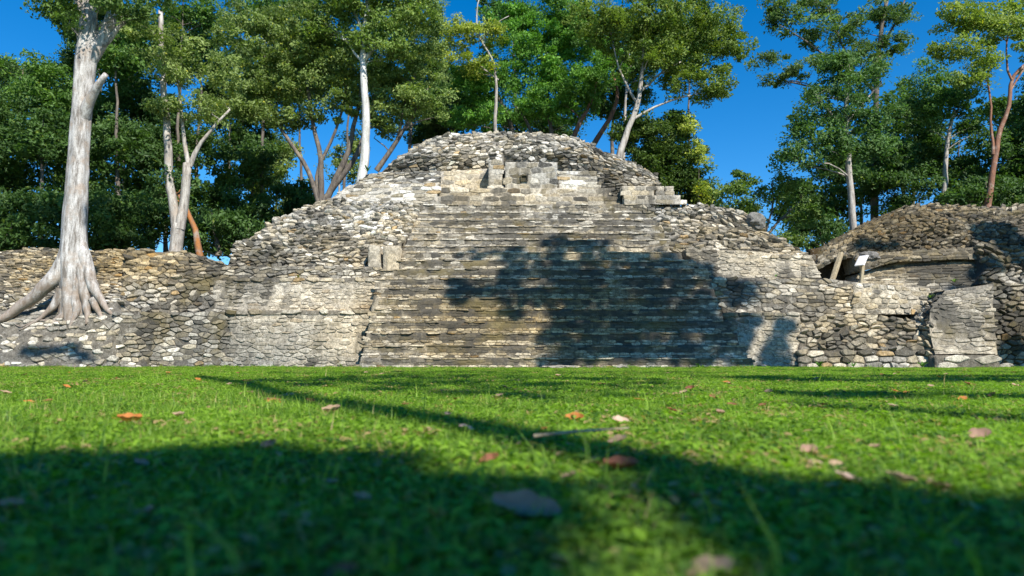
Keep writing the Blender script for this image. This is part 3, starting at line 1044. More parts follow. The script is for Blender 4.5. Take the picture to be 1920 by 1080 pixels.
def tree(name, label, Y, stems, blobs, tint=(.045, .085, .018), tint2=(.10, .15, .03), bark=None, leaf=.15, lai=2.6, depth=1.0, clump=.48,
         group=None, extra_pts=None, flat=.6, base=None, sides=7, twig=True, up=.35, limb_r=1.0, aspect=.5, rough=.25, lobes=None, extra=None, leafup=0):
    """stems: list of ([(px,py[,Y])...], r0, r1);  blobs: (px,py,rx,ry[,Y]) ellipsoids of foliage; everything in metres after P()"""
    TREE_N[0] += 1
    rng = np.random.default_rng(1000 + TREE_N[0])
    g = Geo()
    nodes = []
    for pts, r0, r1 in stems:
        wp = [P(q[0], q[1], q[2] if len(q) > 2 else Y) if not isinstance(q, np.ndarray) else q for q in pts]
        L = sum(np.linalg.norm(wp[i + 1] - wp[i]) for i in range(len(wp) - 1))
        path, u = smooth_path(wp, max(6, int(L / .5)))
        wob = (np.stack([fbm(path * .8, 60 + k, 2) for k in range(3)], 1) - .5) * .25
        wob[0] = 0
        path = path + wob * (r0 < .45)
        rad = r0 + (r1 - r0) * u ** .8
        g.tube(path, rad, max(sides, 6), rough=rough)
        for p_, r_ in zip(path, rad):
            nodes.append((p_, r_))
    if base is None:
        base = nodes[0][0].copy()
    base = np.array(base, float)
    tint = tuple(1.5 * v_ for v_ in tint)
    tint2 = tuple(1.95 * v_ for v_ in tint2)
    centres = []
    for bl in blobs:
        px, py, rx, ry = bl[:4]
        Yb = bl[4] if len(bl) > 4 else Y
        c = P(px, py, Yb) if not isinstance(px, np.ndarray) else px
        k = Yb / 1280.0
        if isinstance(px, np.ndarray):
            k = 1.0
        Rx, Rz = rx * k, ry * k
        Ry = max(Rx, Rz) * depth * .8
        nleaf_area = math.pi * Rx * Rz * lai * 1.82
        cl_leaves = 90
        ncl = max(3, int(nleaf_area / (leaf * leaf * aspect * .5) / cl_leaves))
        v = rng.normal(size=(ncl, 3))
        v /= np.linalg.norm(v, axis=1, keepdims=True)
        rr = rng.uniform(0, 1, (ncl, 1)) ** (1 / 2.2)
        lump = .78 + .5 * fbm(v * 2.2 + c, 70, 2)[:, None]
        centres.append(c + v * rr * lump * np.array([Rx, Ry, Rz]))
    if extra_pts is not None:
        centres.append(extra_pts)
    if centres:
        cc = np.concatenate(centres)
        # limbs to a share of the clumps
        NP = np.array([q[0] for q in nodes])
        NR = np.array([q[1] for q in nodes])
        order = np.argsort(np.min(np.linalg.norm(cc[:, None, :] - NP[None, ::2], axis=2), axis=1)) if len(cc) < 4000 else np.arange(len(cc))
        kk = 0
        stepn = max(1, len(cc) // 160)
        for i in order[::stepn]:
            c = cc[i]
            dv = c - NP
            dist = np.linalg.norm(dv, axis=1)
            cost = dist + np.where(dv[:, 2] < dist * .15, 2.5, 0) + (NR > .35) * 1.0
            j = int(np.argmin(cost))
            if dist[j] < .35 or dist[j] > 9:
                continue
            a = NP[j]
            mid = (a + c) / 2 + np.array([0, 0, .12 * dist[j]]) + rng.normal(size=3) * .07 * dist[j]
            path, u = smooth_path([a, mid, c], 5)
            r0 = min(NR[j] * .75, (.018 + .014 * dist[j]) * limb_r)
            g.tube(path, r0 * (1 - .7 * u), 4, cap=False)
            NP = np.concatenate([NP, path[1:]])
            NR = np.concatenate([NR, (r0 * (1 - .7 * u))[1:]])
    if extra:
        extra(g)
    root = thing(name, label, 'tree', base, group)
    link('trunk', g.mesh('trunk', base, bark or M_BARK_DARK), root)
    if centres:
        ncl = len(cc)
        per = rng.integers(60, 120, ncl)
        rep = np.repeat(np.arange(ncl), per)
        v = rng.normal(size=(len(rep), 3))
        v /= np.linalg.norm(v, axis=1, keepdims=True)
        rr = rng.uniform(0, 1, (len(rep), 1)) ** (1 / 2.0)
        cs = clump * rng.uniform(.6, 1.35, ncl)
        pos = cc[rep] + v * rr * cs[rep][:, None] * np.array([1, 1, flat])
        tv = np.clip(rng.normal(.45, .22, ncl), 0, 1)[rep] * .75 + rng.uniform(0, 1, len(rep)) * .25
        col = np.array(tint) * (1 - tv[:, None]) + np.array(tint2) * tv[:, None]
        yel = rng.uniform(0, 1, len(rep)) < .02
        col[yel] = col[yel] * np.array([2.0, 1.5, .8])
        bn = rng.normal(size=(ncl, 3))
        bn /= np.linalg.norm(bn, axis=1, keepdims=True)
        lsz = leaf * rng.uniform(.75, 1.4, ncl)[rep][:, None]
        V, F, C = leaves_mesh(pos, lsz, rng, col, up=up, aspect=aspect, droop=.4, bias=bn[rep] * 1.0)
        link('crown', mesh_data('crown', V - base, F, M_LEAF, C), root)
    return root


# ------------------------------------------------------------------ big white trunk at the left, with buttress roots
YB = 23.4
tb = P(140, 600, YB)


def big_white_tree():
    pts = [P(142, 640, YB), P(142, 602, YB), P(141, 575, YB), P(140, 545, YB), P(139, 510, YB), P(139, 470, YB), P(141, 430, YB), P(145, 350, YB), P(148, 280, YB), P(150, 220, YB),
           P(156, 160, YB), P(162, 110, YB), P(168, 60, YB), P(166, 0, YB), P(160, -80, YB), P(160, -180, YB), P(170, -300, YB)]
    rp = [26, 30, 28, 25, 24, 23.5, 21.5, 19.5, 17.5, 17, 18, 19, 17, 11, 10, 8, 6]
    path, u = smooth_path(pts, 60)
    zz = np.array([q[2] for q in pts])
    rad = np.interp(path[:, 2], zz, np.array(rp) * YB / 1280)

    def extra(g):
        def lob(th, s):
            k = max(0, 1 - s * 5.0)
            ridge = .22 * np.cos(5 * th + .6) + .12 * np.cos(8 * th + 2)
            return 1 + ridge * k + .05 * np.cos(3 * th + s * 14) + .035 * np.cos(7 * th - s * 20)
        g.tube(path, rad, 28, lobes=lob, rough=.18)
        for q_ in g.V[-len(path):]:                      # the buttressed foot is wide but not deep
            c_ = q_.mean(0)
            f_ = np.clip((c_[2] - 1.3) / 2.2, 0, 1)
            q_[:, 1] = c_[1] + (q_[:, 1] - c_[1]) * (.5 + .5 * f_)
        # stub of a sawn limb
        a = P(160, 205, YB - .1)
        p2, u2 = smooth_path([P(152, 225, YB), a, P(178, 168, YB - .3), P(199, 139, YB - .5)], 9)
        g.tube(p2, np.interp(u2, [0, .4, 1], [.26, .17, .085]), 12, rough=.2)
        # fork to the right
        for q, r0, r1 in (([(168, 115), (185, 92), (200, 62), (212, 20), (226, -30), (250, -120)], .24, .10), ([(185, 92), (205, 75), (222, 50), (240, 40)], .13, .05),
                          ([(156, 90), (146, 72), (142, 52)], .06, .03), ([(165, 30), (140, -10), (110, -60), (80, -140)], .16, .06)):
            pp, uu = smooth_path([P(x, y, YB) for x, y in q], 14)
            g.tube(pp, r0 + (r1 - r0) * uu, 10, rough=.2)
        # surface roots over the bank
        roots = [([(136, 425), (124, 480), (106, 520), (78, 547), (42, 572), (0, 598), (-60, 628)], (.12, .27, .34, .30, .26, .22, .12)),
                 ([(150, 440), (160, 490), (173, 535), (189, 567), (206, 588), (224, 604)], (.12, .26, .30, .24, .15, .05)),
                 ([(138, 470), (134, 530), (128, 575), (118, 596), (104, 608)], (.2, .32, .3, .2, .05)),
                 ([(152, 480), (158, 540), (164, 580), (166, 598), (162, 608)], (.2, .3, .27, .2, .06)),
                 ([(146, 500), (145, 560), (143, 590), (136, 603), (128, 616)], (.2, .28, .25, .18, .05)),
                 ([(118, 540), (100, 575), (84, 592), (62, 606), (35, 618)], (.2, .2, .13, .08, .03)),
                 ([(128, 585), (104, 598), (92, 612), (60, 622)], (.1, .07, .05, .02)),
                 ([(172, 560), (186, 585), (196, 602), (214, 616)], (.15, .12, .08, .02)),
                 ([(110, 606), (70, 600), (40, 612), (18, 606)], (.06, .045, .03, .015))]
        for q, rr_ in roots:
            pp, uu = smooth_path([P(a_[0], a_[1], float(np.interp(a_[1], [420, 520, 575, 600, 612, 650, 690], [23.35, 23.25, 23.2, 23.12, 22.97, 22.55, 22.1]))) for a_ in q], 18)
            pp = pp + (np.stack([fbm(pp * 2.2, 160 + k, 2) for k in range(3)], 1) - .5) * .16
            rad_ = np.interp(uu, np.linspace(0, 1, len(rr_)), rr_) * np.interp(uu, [0, .5, 1], [.92, .68, .5])
            g.tube(pp, rad_, 12, rough=.6)
    return tree('white_barked_tree', 'massive pale tree trunk with spreading roots and a sawn stub, on the left terrace', YB,
                [([(160, 130), (168, 60), (166, 0), (160, -90)], .2, .1)],
                [(190, -60, 150, 60, 22.9), (90, -90, 90, 60, 22.9), (110, 10, 50, 22, 22.9), (235, 15, 45, 25, 22.7), (120, 45, 25, 14, 22.6)],
                bark=M_BARK_WHITE, extra=extra, base=tb, tint=(.03, .06, .015), tint2=(.09, .14, .03), lai=2.2, leaf=.13)


big_white_tree()

# ------------------------------------------------------------------ other trees in view
FORK = 'trees standing behind the ruins'
DK, DK2 = (.020, .045, .012), (.055, .10, .022)
MD, MD2 = (.035, .075, .015), (.085, .15, .028)
LT1, LT2 = (.075, .11, .028), (.16, .20, .06)
BR, BR2 = (.045, .11, .018), (.11, .22, .035)
YG, YG2 = (.12, .16, .025), (.24, .26, .05)

tree('double_trunk_tree', 'grey tree with two pale trunks forking low, behind the left terrace', 27,
     [([(328, 480), (332, 440), (336, 420)], .27, .25), ([(334, 440), (325, 390), (316, 300), (312, 230), (306, 120), (300, 20)], .20, .09),
      ([(336, 430), (345, 380), (354, 310), (352, 305)], .20, .16), ([(354, 312), (345, 270), (342, 235), (335, 150)], .10, .04), ([(356, 312), (372, 275), (400, 240), (430, 205)], .11, .04)],
     [(330, 210, 60, 22), (400, 200, 50, 30), (350, 120, 70, 50), (290, 70, 60, 40), (420, 140, 40, 40)],
     LT1, LT2, bark=M_BARK_PALE, group=FORK, leaf=.15, lai=1.7)
tree('leaning_tree', 'thin leaning trunk with orange bark beside the pale double trunk', 27.4,
     [([(375, 482), (371, 455), (362, 420), (350, 390), (335, 360)], .14, .08)], [(320, 345, 35, 25, 27.4)], DK, DK2, bark=M_BARK_ORANGE, group=FORK)
tree('slender_white_tree', 'tall slender white trunk growing from the left shoulder of the pyramid', 29.6,
     [([(676, 350), (683, 280), (687, 210), (684, 160), (683, 105), (684, 60), (690, 0), (700, -60)], .23, .10), ([(684, 112), (695, 95), (720, 70), (750, 35), (790, 0)], .11, .05),
      ([(683, 120), (660, 90), (640, 60), (600, 40)], .07, .03), ([(684, 70), (668, 30), (640, -20)], .08, .04)],
     [(720, 60, 75, 45), (640, 20, 70, 40), (780, 20, 55, 40), (700, -20, 110, 40), (740, 100, 60, 20), (600, 60, 40, 25)],
     (.055, .09, .02), (.12, .17, .035), bark=M_BARK_SMOOTH, group=FORK, lai=2.6, depth=.8)
tree('multi_stem_tree', 'dark tree with five stems fanning out left of the white trunk', 31,
     [([(600, 385), (594, 350), (560, 290), (525, 240), (505, 190)], .14, .06), ([(604, 385), (606, 340), (600, 280), (585, 235), (575, 150)], .16, .07),
      ([(608, 385), (625, 350), (650, 290), (670, 220), (680, 150)], .18, .07), ([(606, 380), (630, 345), (665, 300), (690, 235), (700, 180)], .16, .07),
      ([(600, 375), (590, 340), (600, 300), (640, 230), (650, 160)], .10, .05)],
     [(540, 130, 100, 70), (470, 180, 70, 60), (620, 140, 80, 60), (580, 60, 110, 50), (480, 70, 80, 60), (620, 200, 40, 30), (530, 215, 70, 30), (700, 210, 45, 45)],
     (.055, .085, .022), (.14, .18, .05), bark=M_BARK_DARK, group=FORK, lai=2.3)
tree('leaning_dark_tree', 'dark forked stem leaning right beside the slender white trunk', 31.5,
     [([(706, 320), (730, 285), (752, 250), (775, 210), (800, 170)], .14, .06), ([(748, 255), (752, 200), (765, 150)], .08, .04), ([(720, 300), (735, 285), (700, 260)], .05, .02)],
     [(760, 180, 60, 50), (800, 200, 50, 40), (790, 120, 55, 45), (735, 240, 28, 22), (720, 150, 45, 50)], MD, LT2, group=FORK, lai=2.0)
tree('yellow_green_tree', 'feathery yellow-green tree with a bare pale branch above the summit', 36,
     [([(930, 255), (925, 220), (935, 160), (925, 110), (895, 70), (890, 30), (900, -10)], .11, .03), ([(895, 70), (872, 62), (850, 40)], .04, .02), ([(905, 80), (925, 45), (955, 30)], .05, .02),
      ([(935, 150), (915, 135), (880, 110)], .05, .02)],
     [(880, 70, 50, 28), (840, 100, 35, 28), (900, 120, 50, 20), (850, 50, 25, 20), (925, 60, 30, 20)], (.10, .14, .02), (.22, .24, .04), bark=M_BARK_PALE, group=FORK, lai=1.8)
tree('broadleaf_tree', 'glossy bright green tree straight behind the pyramid summit', 38,
     [([(965, 260), (955, 220), (930, 180), (915, 120)], .15, .06), ([(1000, 260), (985, 225), (960, 190)], .12, .06), ([(1035, 265), (1030, 200), (1020, 120)], .14, .06)],
     [(990, 80, 75, 55), (930, 160, 70, 55), (1040, 130, 70, 60), (1000, 200, 75, 40), (1060, 60, 60, 50), (960, 30, 55, 25), (900, 220, 60, 25), (1070, 200, 50, 40), (880, 150, 45, 35)],
     BR, BR2, group=FORK, lai=2.9)
tree('twin_stem_tree', 'dark slanting stems under bright foliage right of the summit', 37,
     [([(1072, 265), (1085, 235), (1110, 190), (1120, 150)], .16, .07), ([(1105, 285), (1125, 255), (1150, 215), (1160, 180), (1150, 120)], .18, .07)],
     [(1100, 60, 60, 55), (1130, 130, 50, 45), (1090, 170, 50, 40), (1060, 10, 60, 35)], MD, BR2, bark=M_BARK_RED, group=FORK, lai=2.4)
tree('spreading_tree', 'pale-stemmed tree with a wide crown spreading right over the pyramid shoulder', 33,
     [([(1160, 300), (1166, 270), (1185, 225), (1200, 180), (1205, 130), (1210, 60)], .19, .06), ([(1196, 195), (1175, 165), (1160, 130), (1150, 80)], .08, .03),
      ([(1202, 170), (1235, 140), (1280, 115)], .08, .03), ([(1185, 225), (1220, 200), (1260, 185), (1300, 180)], .08, .03)],
     [(1190, 50, 90, 55), (1270, 60, 80, 55), (1330, 100, 60, 45), (1230, 120, 80, 40), (1340, 50, 60, 40), (1310, 160, 55, 35), (1350, 175, 30, 25), (1120, 40, 60, 45), (1250, 10, 100, 40), (1385, 85, 25, 22)],
     (.045, .08, .015), (.13, .17, .03), bark=M_BARK_PALE, group=FORK, lai=2.1)
tree('bushy_dark_tree', 'dense dark bushy tree at the right shoulder of the pyramid', 34,
     [([(1250, 420), (1250, 330)], .2, .1)],
     [(1230, 270, 60, 40), (1200, 240, 40, 30), (1270, 300, 55, 55), (1245, 350, 50, 40), (1300, 350, 45, 40), (1265, 235, 40, 25), (1170, 255, 30, 20), (1320, 380, 35, 20), (1215, 310, 40, 40)],
     (.018, .035, .010), (.07, .11, .018), group=FORK, lai=4.0)
tree('yellowish_shrub', 'yellow-green bush glowing beside the dark bushy tree', 33,
     [([(1310, 410), (1310, 340)], .06, .03)], [(1325, 365, 22, 25), (1310, 290, 18, 30), (1295, 240, 20, 18)], YG, YG2, group=FORK, lai=1.6)
tree('small_leaning_tree', 'small dark tree with a leaning branch in the gap right of the pyramid', 31,
     [([(1415, 480), (1432, 452), (1470, 405), (1500, 380)], .09, .04), ([(1425, 465), (1445, 420), (1455, 370), (1450, 340)], .07, .03)],
     [(1370, 350, 35, 30), (1400, 340, 30, 20), (1450, 360, 45, 30), (1500, 400, 40, 35), (1480, 450, 40, 25), (1400, 390, 40, 22), (1470, 330, 30, 20), (1360, 390, 30, 20)],
     MD, (.10, .14, .03), group=FORK, lai=1.7)
tree('straight_trunk_tree', 'tree with a straight pale bare trunk rising behind the right mound', 29.5,
     [([(1601, 450), (1598, 400), (1593, 340), (1588, 300), (1586, 220), (1590, 130)], .17, .08), ([(1588, 250), (1560, 215), (1530, 180)], .06, .03), ([(1588, 230), (1620, 190), (1650, 160)], .06, .03)],
     [(1600, 150, 70, 45), (1560, 200, 60, 45), (1630, 220, 60, 45), (1540, 250, 50, 40), (1600, 280, 55, 25), (1500, 290, 45, 35), (1640, 270, 45, 25), (1490, 240, 30, 25), (1570, 110, 45, 25)],
     (.03, .07, .02), (.075, .13, .035), bark=M_BARK_PALE, group=FORK, lai=2.1)
tree('umbrella_tree', 'high open-crowned tree with dark limbs reaching left into blue sky', 36,
     [([(1640, 460), (1640, 300), (1645, 150), (1650, 80), (1660, 0)], .22, .1), ([(1645, 180), (1600, 130), (1550, 110), (1500, 70), (1460, 50)], .11, .03), ([(1620, 200), (1560, 170), (1500, 160), (1450, 150)], .09, .03),
      ([(1650, 90), (1680, 40), (1700, -10)], .09, .04), ([(1600, 130), (1570, 60), (1540, -10)], .08, .03)],
     [(1480, 40, 45, 28), (1440, 110, 40, 16), (1500, 130, 50, 18), (1560, 60, 60, 35), (1640, 30, 60, 30), (1680, 80, 35, 28), (1610, 110, 60, 30), (1450, 10, 35, 15), (1540, 0, 60, 20), (1460, 150, 30, 14), (1690, 30, 25, 16), (1520, 175, 30, 12)],
     (.03, .06, .02), (.09, .14, .035), bark=M_BARK_DARK, group=FORK, lai=2.0, flat=.45)
tree('reddish_limbed_tree', 'yellow-green tree with bare reddish limbs at the right edge', 32,
     [([(1850, 420), (1862, 300), (1878, 240), (1895, 190), (1898, 140), (1930, 115)], .17, .07), ([(1862, 290), (1858, 200), (1850, 130), (1870, 100)], .08, .03), ([(1897, 150), (1885, 110), (1890, 60)], .06, .03),
      ([(1895, 170), (1925, 130), (1940, 60)], .05, .03)],
     [(1810, 40, 55, 40), (1860, 50, 50, 40), (1790, 90, 40, 30), (1900, 30, 50, 40), (1840, 110, 40, 30), (1790, 20, 35, 18), (1930, 80, 40, 35), (1820, 150, 35, 30)],
     (.07, .12, .02), (.20, .23, .05), bark=M_BARK_RED, group=FORK, lai=1.9)
tree('pale_stem_tree', 'short pale broken stem standing among dark foliage at right', 34,
     [([(1770, 400), (1772, 310), (1782, 240), (1790, 205)], .15, .08), ([(1785, 225), (1800, 200)], .05, .03)], [(1790, 190, 45, 30), (1740, 210, 40, 40), (1820, 230, 45, 35)],
     DK, MD2, bark=M_BARK_PALE, group=FORK, lai=2.2)

# darker wood filling in behind: each tree a thing of its own
fill_labels = [
    'dark tree filling the left edge of the photo at mid height', 'dark tree whose crown tops the wood left of the massive trunk', 'rounded dark tree just left of the massive trunk',
    'dark tree low between the massive trunk and the double trunk', 'tall dark tree high between the massive trunk and the double trunk', 'greener treetop right of the upper massive trunk',
    'dark treetop above the double trunk tree', 'large dark tree right of the double pale trunk', 'distant dark crown above the tree right of the double trunk',
    'low wide dark thicket tree right behind the massive trunk', 'low dark tree just left of the pyramid foot slope', 'low dark tree around the foot of the double trunk',
    'dark treetop at the upper edge over the fan of stems', 'far pale green tree seen below the fan of stems', 'bluish dark crown left of the summit',
    'far pale green crown left of the bare pale branch', 'low dark bush at the left end of the terrace top', 'far pale tree seen between the fan of stems and the white trunk',
    'dark bush on the skyline of the left rubble slope', 'low dark tree behind the leaning orange trunk', 'low dark bush touching the pyramid foot slope',
    'dark treetop behind the upper massive trunk', 'distant dark crown behind the double pale trunk', 'distant dark crown left of the fan of stems', 'tall dark tree right beside the middle of the massive trunk',
    'far dark crown behind the left of the fan of stems', 'far dark crown behind the right of the fan of stems', 'far dark crown right of the slender white trunk', 'dark crown low over the left of the summit',
    'far dark crown behind the upper part of the pale-stemmed tree', 'far dark crown behind the right of the spreading crown', 'dark crown hidden behind the upper massive trunk', 'dark crown right behind the top of the straight trunk',
    'dark treetop under the sky patch in the upper left corner', 'dark crown behind the right side of the upper massive trunk', 'dark crown at the top edge behind the bright glossy tree', 'dark bush behind the crest of the right rubble flank',
    'far pale green bush in the gap right of the pyramid', 'dark bush low in front of the straight pale trunk', 'low flat dark crown behind the summit', 'far dark crown under the spreading tree',
    'far dark crown between the summit and the bare branch', 'dark treetop at the upper edge above the double trunk', 'dark tree cut by the left border', 'dark tree cut by the right border']
fill_labels2 = {(1500, 390): 'low dark tree left of the straight pale trunk', (1560, 360): 'dark tree behind the straight pale trunk', (1700, 250): 'dark tree right of the straight pale trunk, tall crown',
                (1690, 340): 'wide dark tree right above the mound top', (1800, 320): 'dark tree behind the short pale stem', (1890, 330): 'dark tree low at the right edge above the mound',
                (1730, 170): 'greener crown high right of the umbrella tree', (1900, 220): 'dark crown behind the reddish limbs', (1850, 370): 'low dark hedge-like tree along the mound skyline'}
fills = [
    (20, 330, 90, 120, 33, 0), (40, 180, 80, 80, 34, 1), (80, 260, 60, 60, 31, 0), (230, 330, 90, 110, 34, 0), (240, 180, 80, 100, 36, 0), (215, 80, 70, 70, 33, 1), (380, 80, 80, 70, 37, 0),
    (430, 330, 80, 100, 37, 0), (430, 200, 60, 60, 40, 0), (130, 420, 150, 60, 31, 0), (450, 420, 70, 60, 34, 0), (310, 400, 90, 60, 35, 0), (500, 20, 80, 60, 38, 1), (520, 330, 55, 70, 42, 2),
    (820, 230, 60, 40, 42, 0), (780, 60, 50, 60, 41, 2), (20, 440, 70, 40, 30, 0), (640, 300, 40, 45, 44, 2), (560, 390, 60, 40, 36, 0),
    (1500, 390, 45, 50, 38, 0), (1560, 360, 60, 70, 40, 0), (1700, 250, 65, 80, 38, 0), (1690, 340, 80, 70, 35, 0), (1800, 320, 80, 70, 37, 0), (1890, 330, 70, 80, 34, 0), (1730, 170, 55, 60, 42, 1), (1900, 220, 50, 50, 40, 0), (1850, 370, 90, 35, 33, 0),
    (400, 430, 60, 45, 30, 0), (470, 450, 40, 30, 31, 0), (180, 30, 70, 40, 38, 0), (300, 250, 70, 60, 38, 0), (480, 260, 50, 60, 41, 0), (170, 300, 60, 90, 37, 0),
    (560, 130, 80, 60, 42, 0), (660, 120, 70, 60, 42, 0), (770, 150, 60, 55, 42, 0), (840, 200, 60, 40, 40, 0), (1180, 90, 80, 50, 42, 0), (1290, 90, 60, 45, 42, 0), (120, 200, 50, 90, 40, 0), (1620, 330, 50, 50, 42, 0),
    (45, 150, 60, 45, 38, 0), (165, 90, 45, 55, 39, 0), (960, 20, 60, 25, 44, 0), (1340, 420, 40, 30, 39, 0),
    (1400, 420, 50, 35, 40, 2), (1540, 440, 50, 30, 34, 0), (1000, 240, 110, 25, 44, 0), (1150, 170, 60, 50, 44, 0), (870, 190, 50, 50, 45, 0), (340, 20, 60, 30, 35, 1), (-60, 300, 80, 160, 31, 0), (1990, 260, 70, 150, 33, 0)]
for i, (px, py, rx, ry, Yf, kd) in enumerate(fills):
    t1, t2 = ((DK, DK2), (MD, MD2), (LT1, LT2))[kd]
    by = 480 if not 800 < px < 1200 else 300
    j = random.uniform(-25, 25)
    bl = [(px, py, rx, ry)]
    for k in range(4):
        a = random.uniform(0, 6.28)
        bl.append((px + math.cos(a) * rx * .8, py + math.sin(a) * ry * .8, rx * random.uniform(.35, .6), ry * random.uniform(.3, .55)))
    tree('forest_tree', fill_labels2.get((px, py)) or fill_labels.pop(0), Yf,
         [([(px + j, by), (px + j * .6, (py + by) / 2), (px, py), (px - j * .3, py - ry * .8)], .15, .02)], bl, t1, t2,
         bark=M_BARK_DARK if i % 7 != 3 else M_BARK_PALE, group='dark trees of the wood at left' if px < 640 else 'dark trees of the wood behind and right', leaf=.19, lai=2.4 if kd == 0 else 1.5, clump=.6)

# ------------------------------------------------------------------ trees behind and beside the viewer: their shade falls on lawn and stair
def gpt(px, py):
    d = P(px, py, 1.0) - np.array([0, 0, CAM_Z])
    t = (CAM_Z - .04) / max(1e-4, -d[2])
    return np.array([0, 0, CAM_Z]) + d * t


def stair_pt(px, py):
    return P(px, py, 20.5 + max(0, (692 - py)) / 220 * 4.6)


def inside(x, y, poly):
    r = False
    n = len(poly)
    for i in range(n):
        x1, y1 = poly[i]
        x2, y2 = poly[(i + 1) % n]
        if (y1 > y) != (y2 > y) and x < (x2 - x1) * (y - y1) / (y2 - y1) + x1:
            r = not r
    return r


def shade_tree(name, label, base, height, pts, r0, tilt_to=None, leaf=.16, clump=.35):
    b = np.array(base, float)
    top = b + np.array([0, 0, height]) if tilt_to is None else np.array(tilt_to, float)
    mid = (b + top) / 2
    return tree(name, label, 10, [([b, mid, top], r0, r0 * .75)], [], MD, MD2, bark=M_BARK_PALE, extra_pts=pts, base=b, leaf=leaf, clump=clump, rough=.1)


def scatter_px(polys, n, conv, tmin, tmax, seed):
    r = random.Random(seed)
    out = []
    for poly in polys:
        xs = [p[0] for p in poly]
        ys = [p[1] for p in poly]
        k = 0
        # even density on the ground, not in the picture
        G = [conv(x, y) for x, y in poly]
        gx = [g[0] for g in G]
        gy = [g[1] for g in G]
        tries = 0
        pg = [(g[0], g[1]) for g in G]
        area = 0.5 * abs(sum(pg[i][0] * pg[(i + 1) % len(pg)][1] - pg[(i + 1) % len(pg)][0] * pg[i][1] for i in range(len(pg))))
        m = max(4, int(n * area))
        while k < m and tries < m * 30:
            tries += 1
            x, y = r.uniform(min(gx), max(gx)), r.uniform(min(gy), max(gy))
            if inside(x, y, pg):
                out.append(np.array([x, y, 0]) + SUN * r.uniform(tmin, tmax))
                k += 1
    return np.array(out)


S1 = [(-500, 875), (0, 858), (150, 842), (400, 836), (650, 834), (780, 850), (850, 872), (920, 905), (970, 950), (975, 1010), (880, 1080), (600, 1300), (-900, 1300)]
S2 = [(1180, 905), (1300, 912), (1400, 905), (1650, 925), (1920, 925), (2300, 950), (2500, 1300), (1900, 1300), (1640, 1080), (1480, 1015), (1300, 965)]
near_pts = scatter_px([S1, S2], 80, gpt, 11.5, 14.5, 1)
extra_near = []
for _ in range(520):
    qx, qy = random.uniform(-2.5, 3.5), random.uniform(-3, .45)
    if qy < -1.0 or not -.35 < qx < .9:
        extra_near.append(np.array([qx, qy, 0]) + SUN * random.uniform(11, 15))
near_pts = np.concatenate([near_pts, np.array(extra_near)])
near_pts = near_pts[:1400]
F1 = [(420, 712), (700, 703), (960, 704), (1250, 712), (1260, 738), (1160, 760), (1000, 748), (800, 738), (620, 730)]
F2 = [(430, 698), (900, 694), (1400, 696), (1250, 706), (700, 704)]
far_pts = scatter_px([F1], 13, gpt, 22, 26, 2)
far2 = scatter_px([F2], 5, gpt, 24, 28, 3)
shade_tree('tall_tree', 'tall slim tree standing behind the viewer, its trunk shading the lawn', (4.76, -6.3, 0), 19.0, np.concatenate([near_pts, far_pts, far2]), .15, clump=.13, leaf=.13)
F3 = [(1300, 705), (1920, 704), (1920, 716), (1500, 716)]
F4 = [(1480, 735), (1920, 738), (2100, 752), (1700, 748)]
p3 = scatter_px([F3, F4], 8, gpt, 20, 25, 4)
shade_tree('tall_tree', 'second tall tree standing behind the viewer at the right', (8.6, -9.2, 0), 15.0, p3, .13, clump=.3)

# stair shade
ST = [(1060, 462, 45, 22), (1110, 455, 30, 10), (930, 487, 45, 12), (990, 480, 60, 14), (1110, 490, 90, 18), (1230, 492, 50, 18), (900, 548, 70, 14), (870, 566, 45, 12), (1000, 520, 90, 18), (1010, 560, 90, 26), (1120, 540, 90, 30),
      (1230, 530, 70, 35), (1130, 590, 110, 30), (1260, 590, 70, 35), (1060, 640, 55, 26), (1180, 640, 100, 40), (1300, 640, 60, 40), (1290, 510, 60, 25), (1380, 540, 55, 14), (1330, 530, 30, 20),
      (1390, 600, 25, 25), (1480, 620, 20, 45), (1500, 655, 22, 22), (1420, 660, 40, 12), (1360, 640, 35, 30), (1060, 680, 60, 12), (1350, 680, 60, 8), (1430, 600, 15, 20), (1385, 672, 40, 18), (1400, 630, 25, 30), (1440, 672, 50, 12), (1500, 676, 25, 10), (1340, 600, 40, 30), (1130, 668, 120, 14), (1240, 668, 100, 16), (880, 480, 18, 14), (960, 600, 30, 10)]
rr = random.Random(5)
sp = []
for cx, cy, rx, ry in ST:
    for _ in range(int(rx * ry / 34)):
        a = rr.uniform(0, 6.283)
        q = math.sqrt(rr.random())
        p = stair_pt(cx + math.cos(a) * rx * q, cy + math.sin(a) * ry * q)
        if rr.random() < .8:
            sp.append(p + SUN * rr.uniform(24.5, 28))
for cx, cy, rx, ry, Yq, m in ((171, 490, 6, 22, 24.6, 16), (1880, 430, 40, 45, 25.4, 90), (1905, 470, 34, 60, 25, 120), (1850, 505, 25, 14, 24.6, 14), (1900, 665, 30, 22, 23.3, 50), (1640, 455, 60, 12, 25.4, 10), (80, 655, 40, 5, 22.4, 4), (115, 640, 22, 12, 22.4, 5), (150, 660, 24, 8, 22.4, 5), (1830, 520, 16, 8, 24, 5)):
    for _ in range(m):
        a = rr.uniform(0, 6.283)
        q = math.sqrt(rr.random())
        p = P(cx + math.cos(a) * rx * q, cy + math.sin(a) * ry * q, Yq)
        sp.append(p + SUN * rr.uniform(26, 28))
sp = np.array(sp)
big = sp[(sp[:, 0] > 6) & (sp[:, 0] < 18.5)]
oth = sp[sp[:, 0] <= 6]
oth2 = sp[sp[:, 0] >= 18.5]
shade_tree('spreading_shade_tree', 'broad tree out to the right whose crown shades the stairway', (14.5, 1.5, 0), 17.0, big, .38, clump=.30, leaf=.17)
if len(oth):
    shade_tree('tall_tree', 'tall tree out to the left shading the terrace bank', (-6.5, -2.5, 0), 15.0, oth, .12, clump=.2)
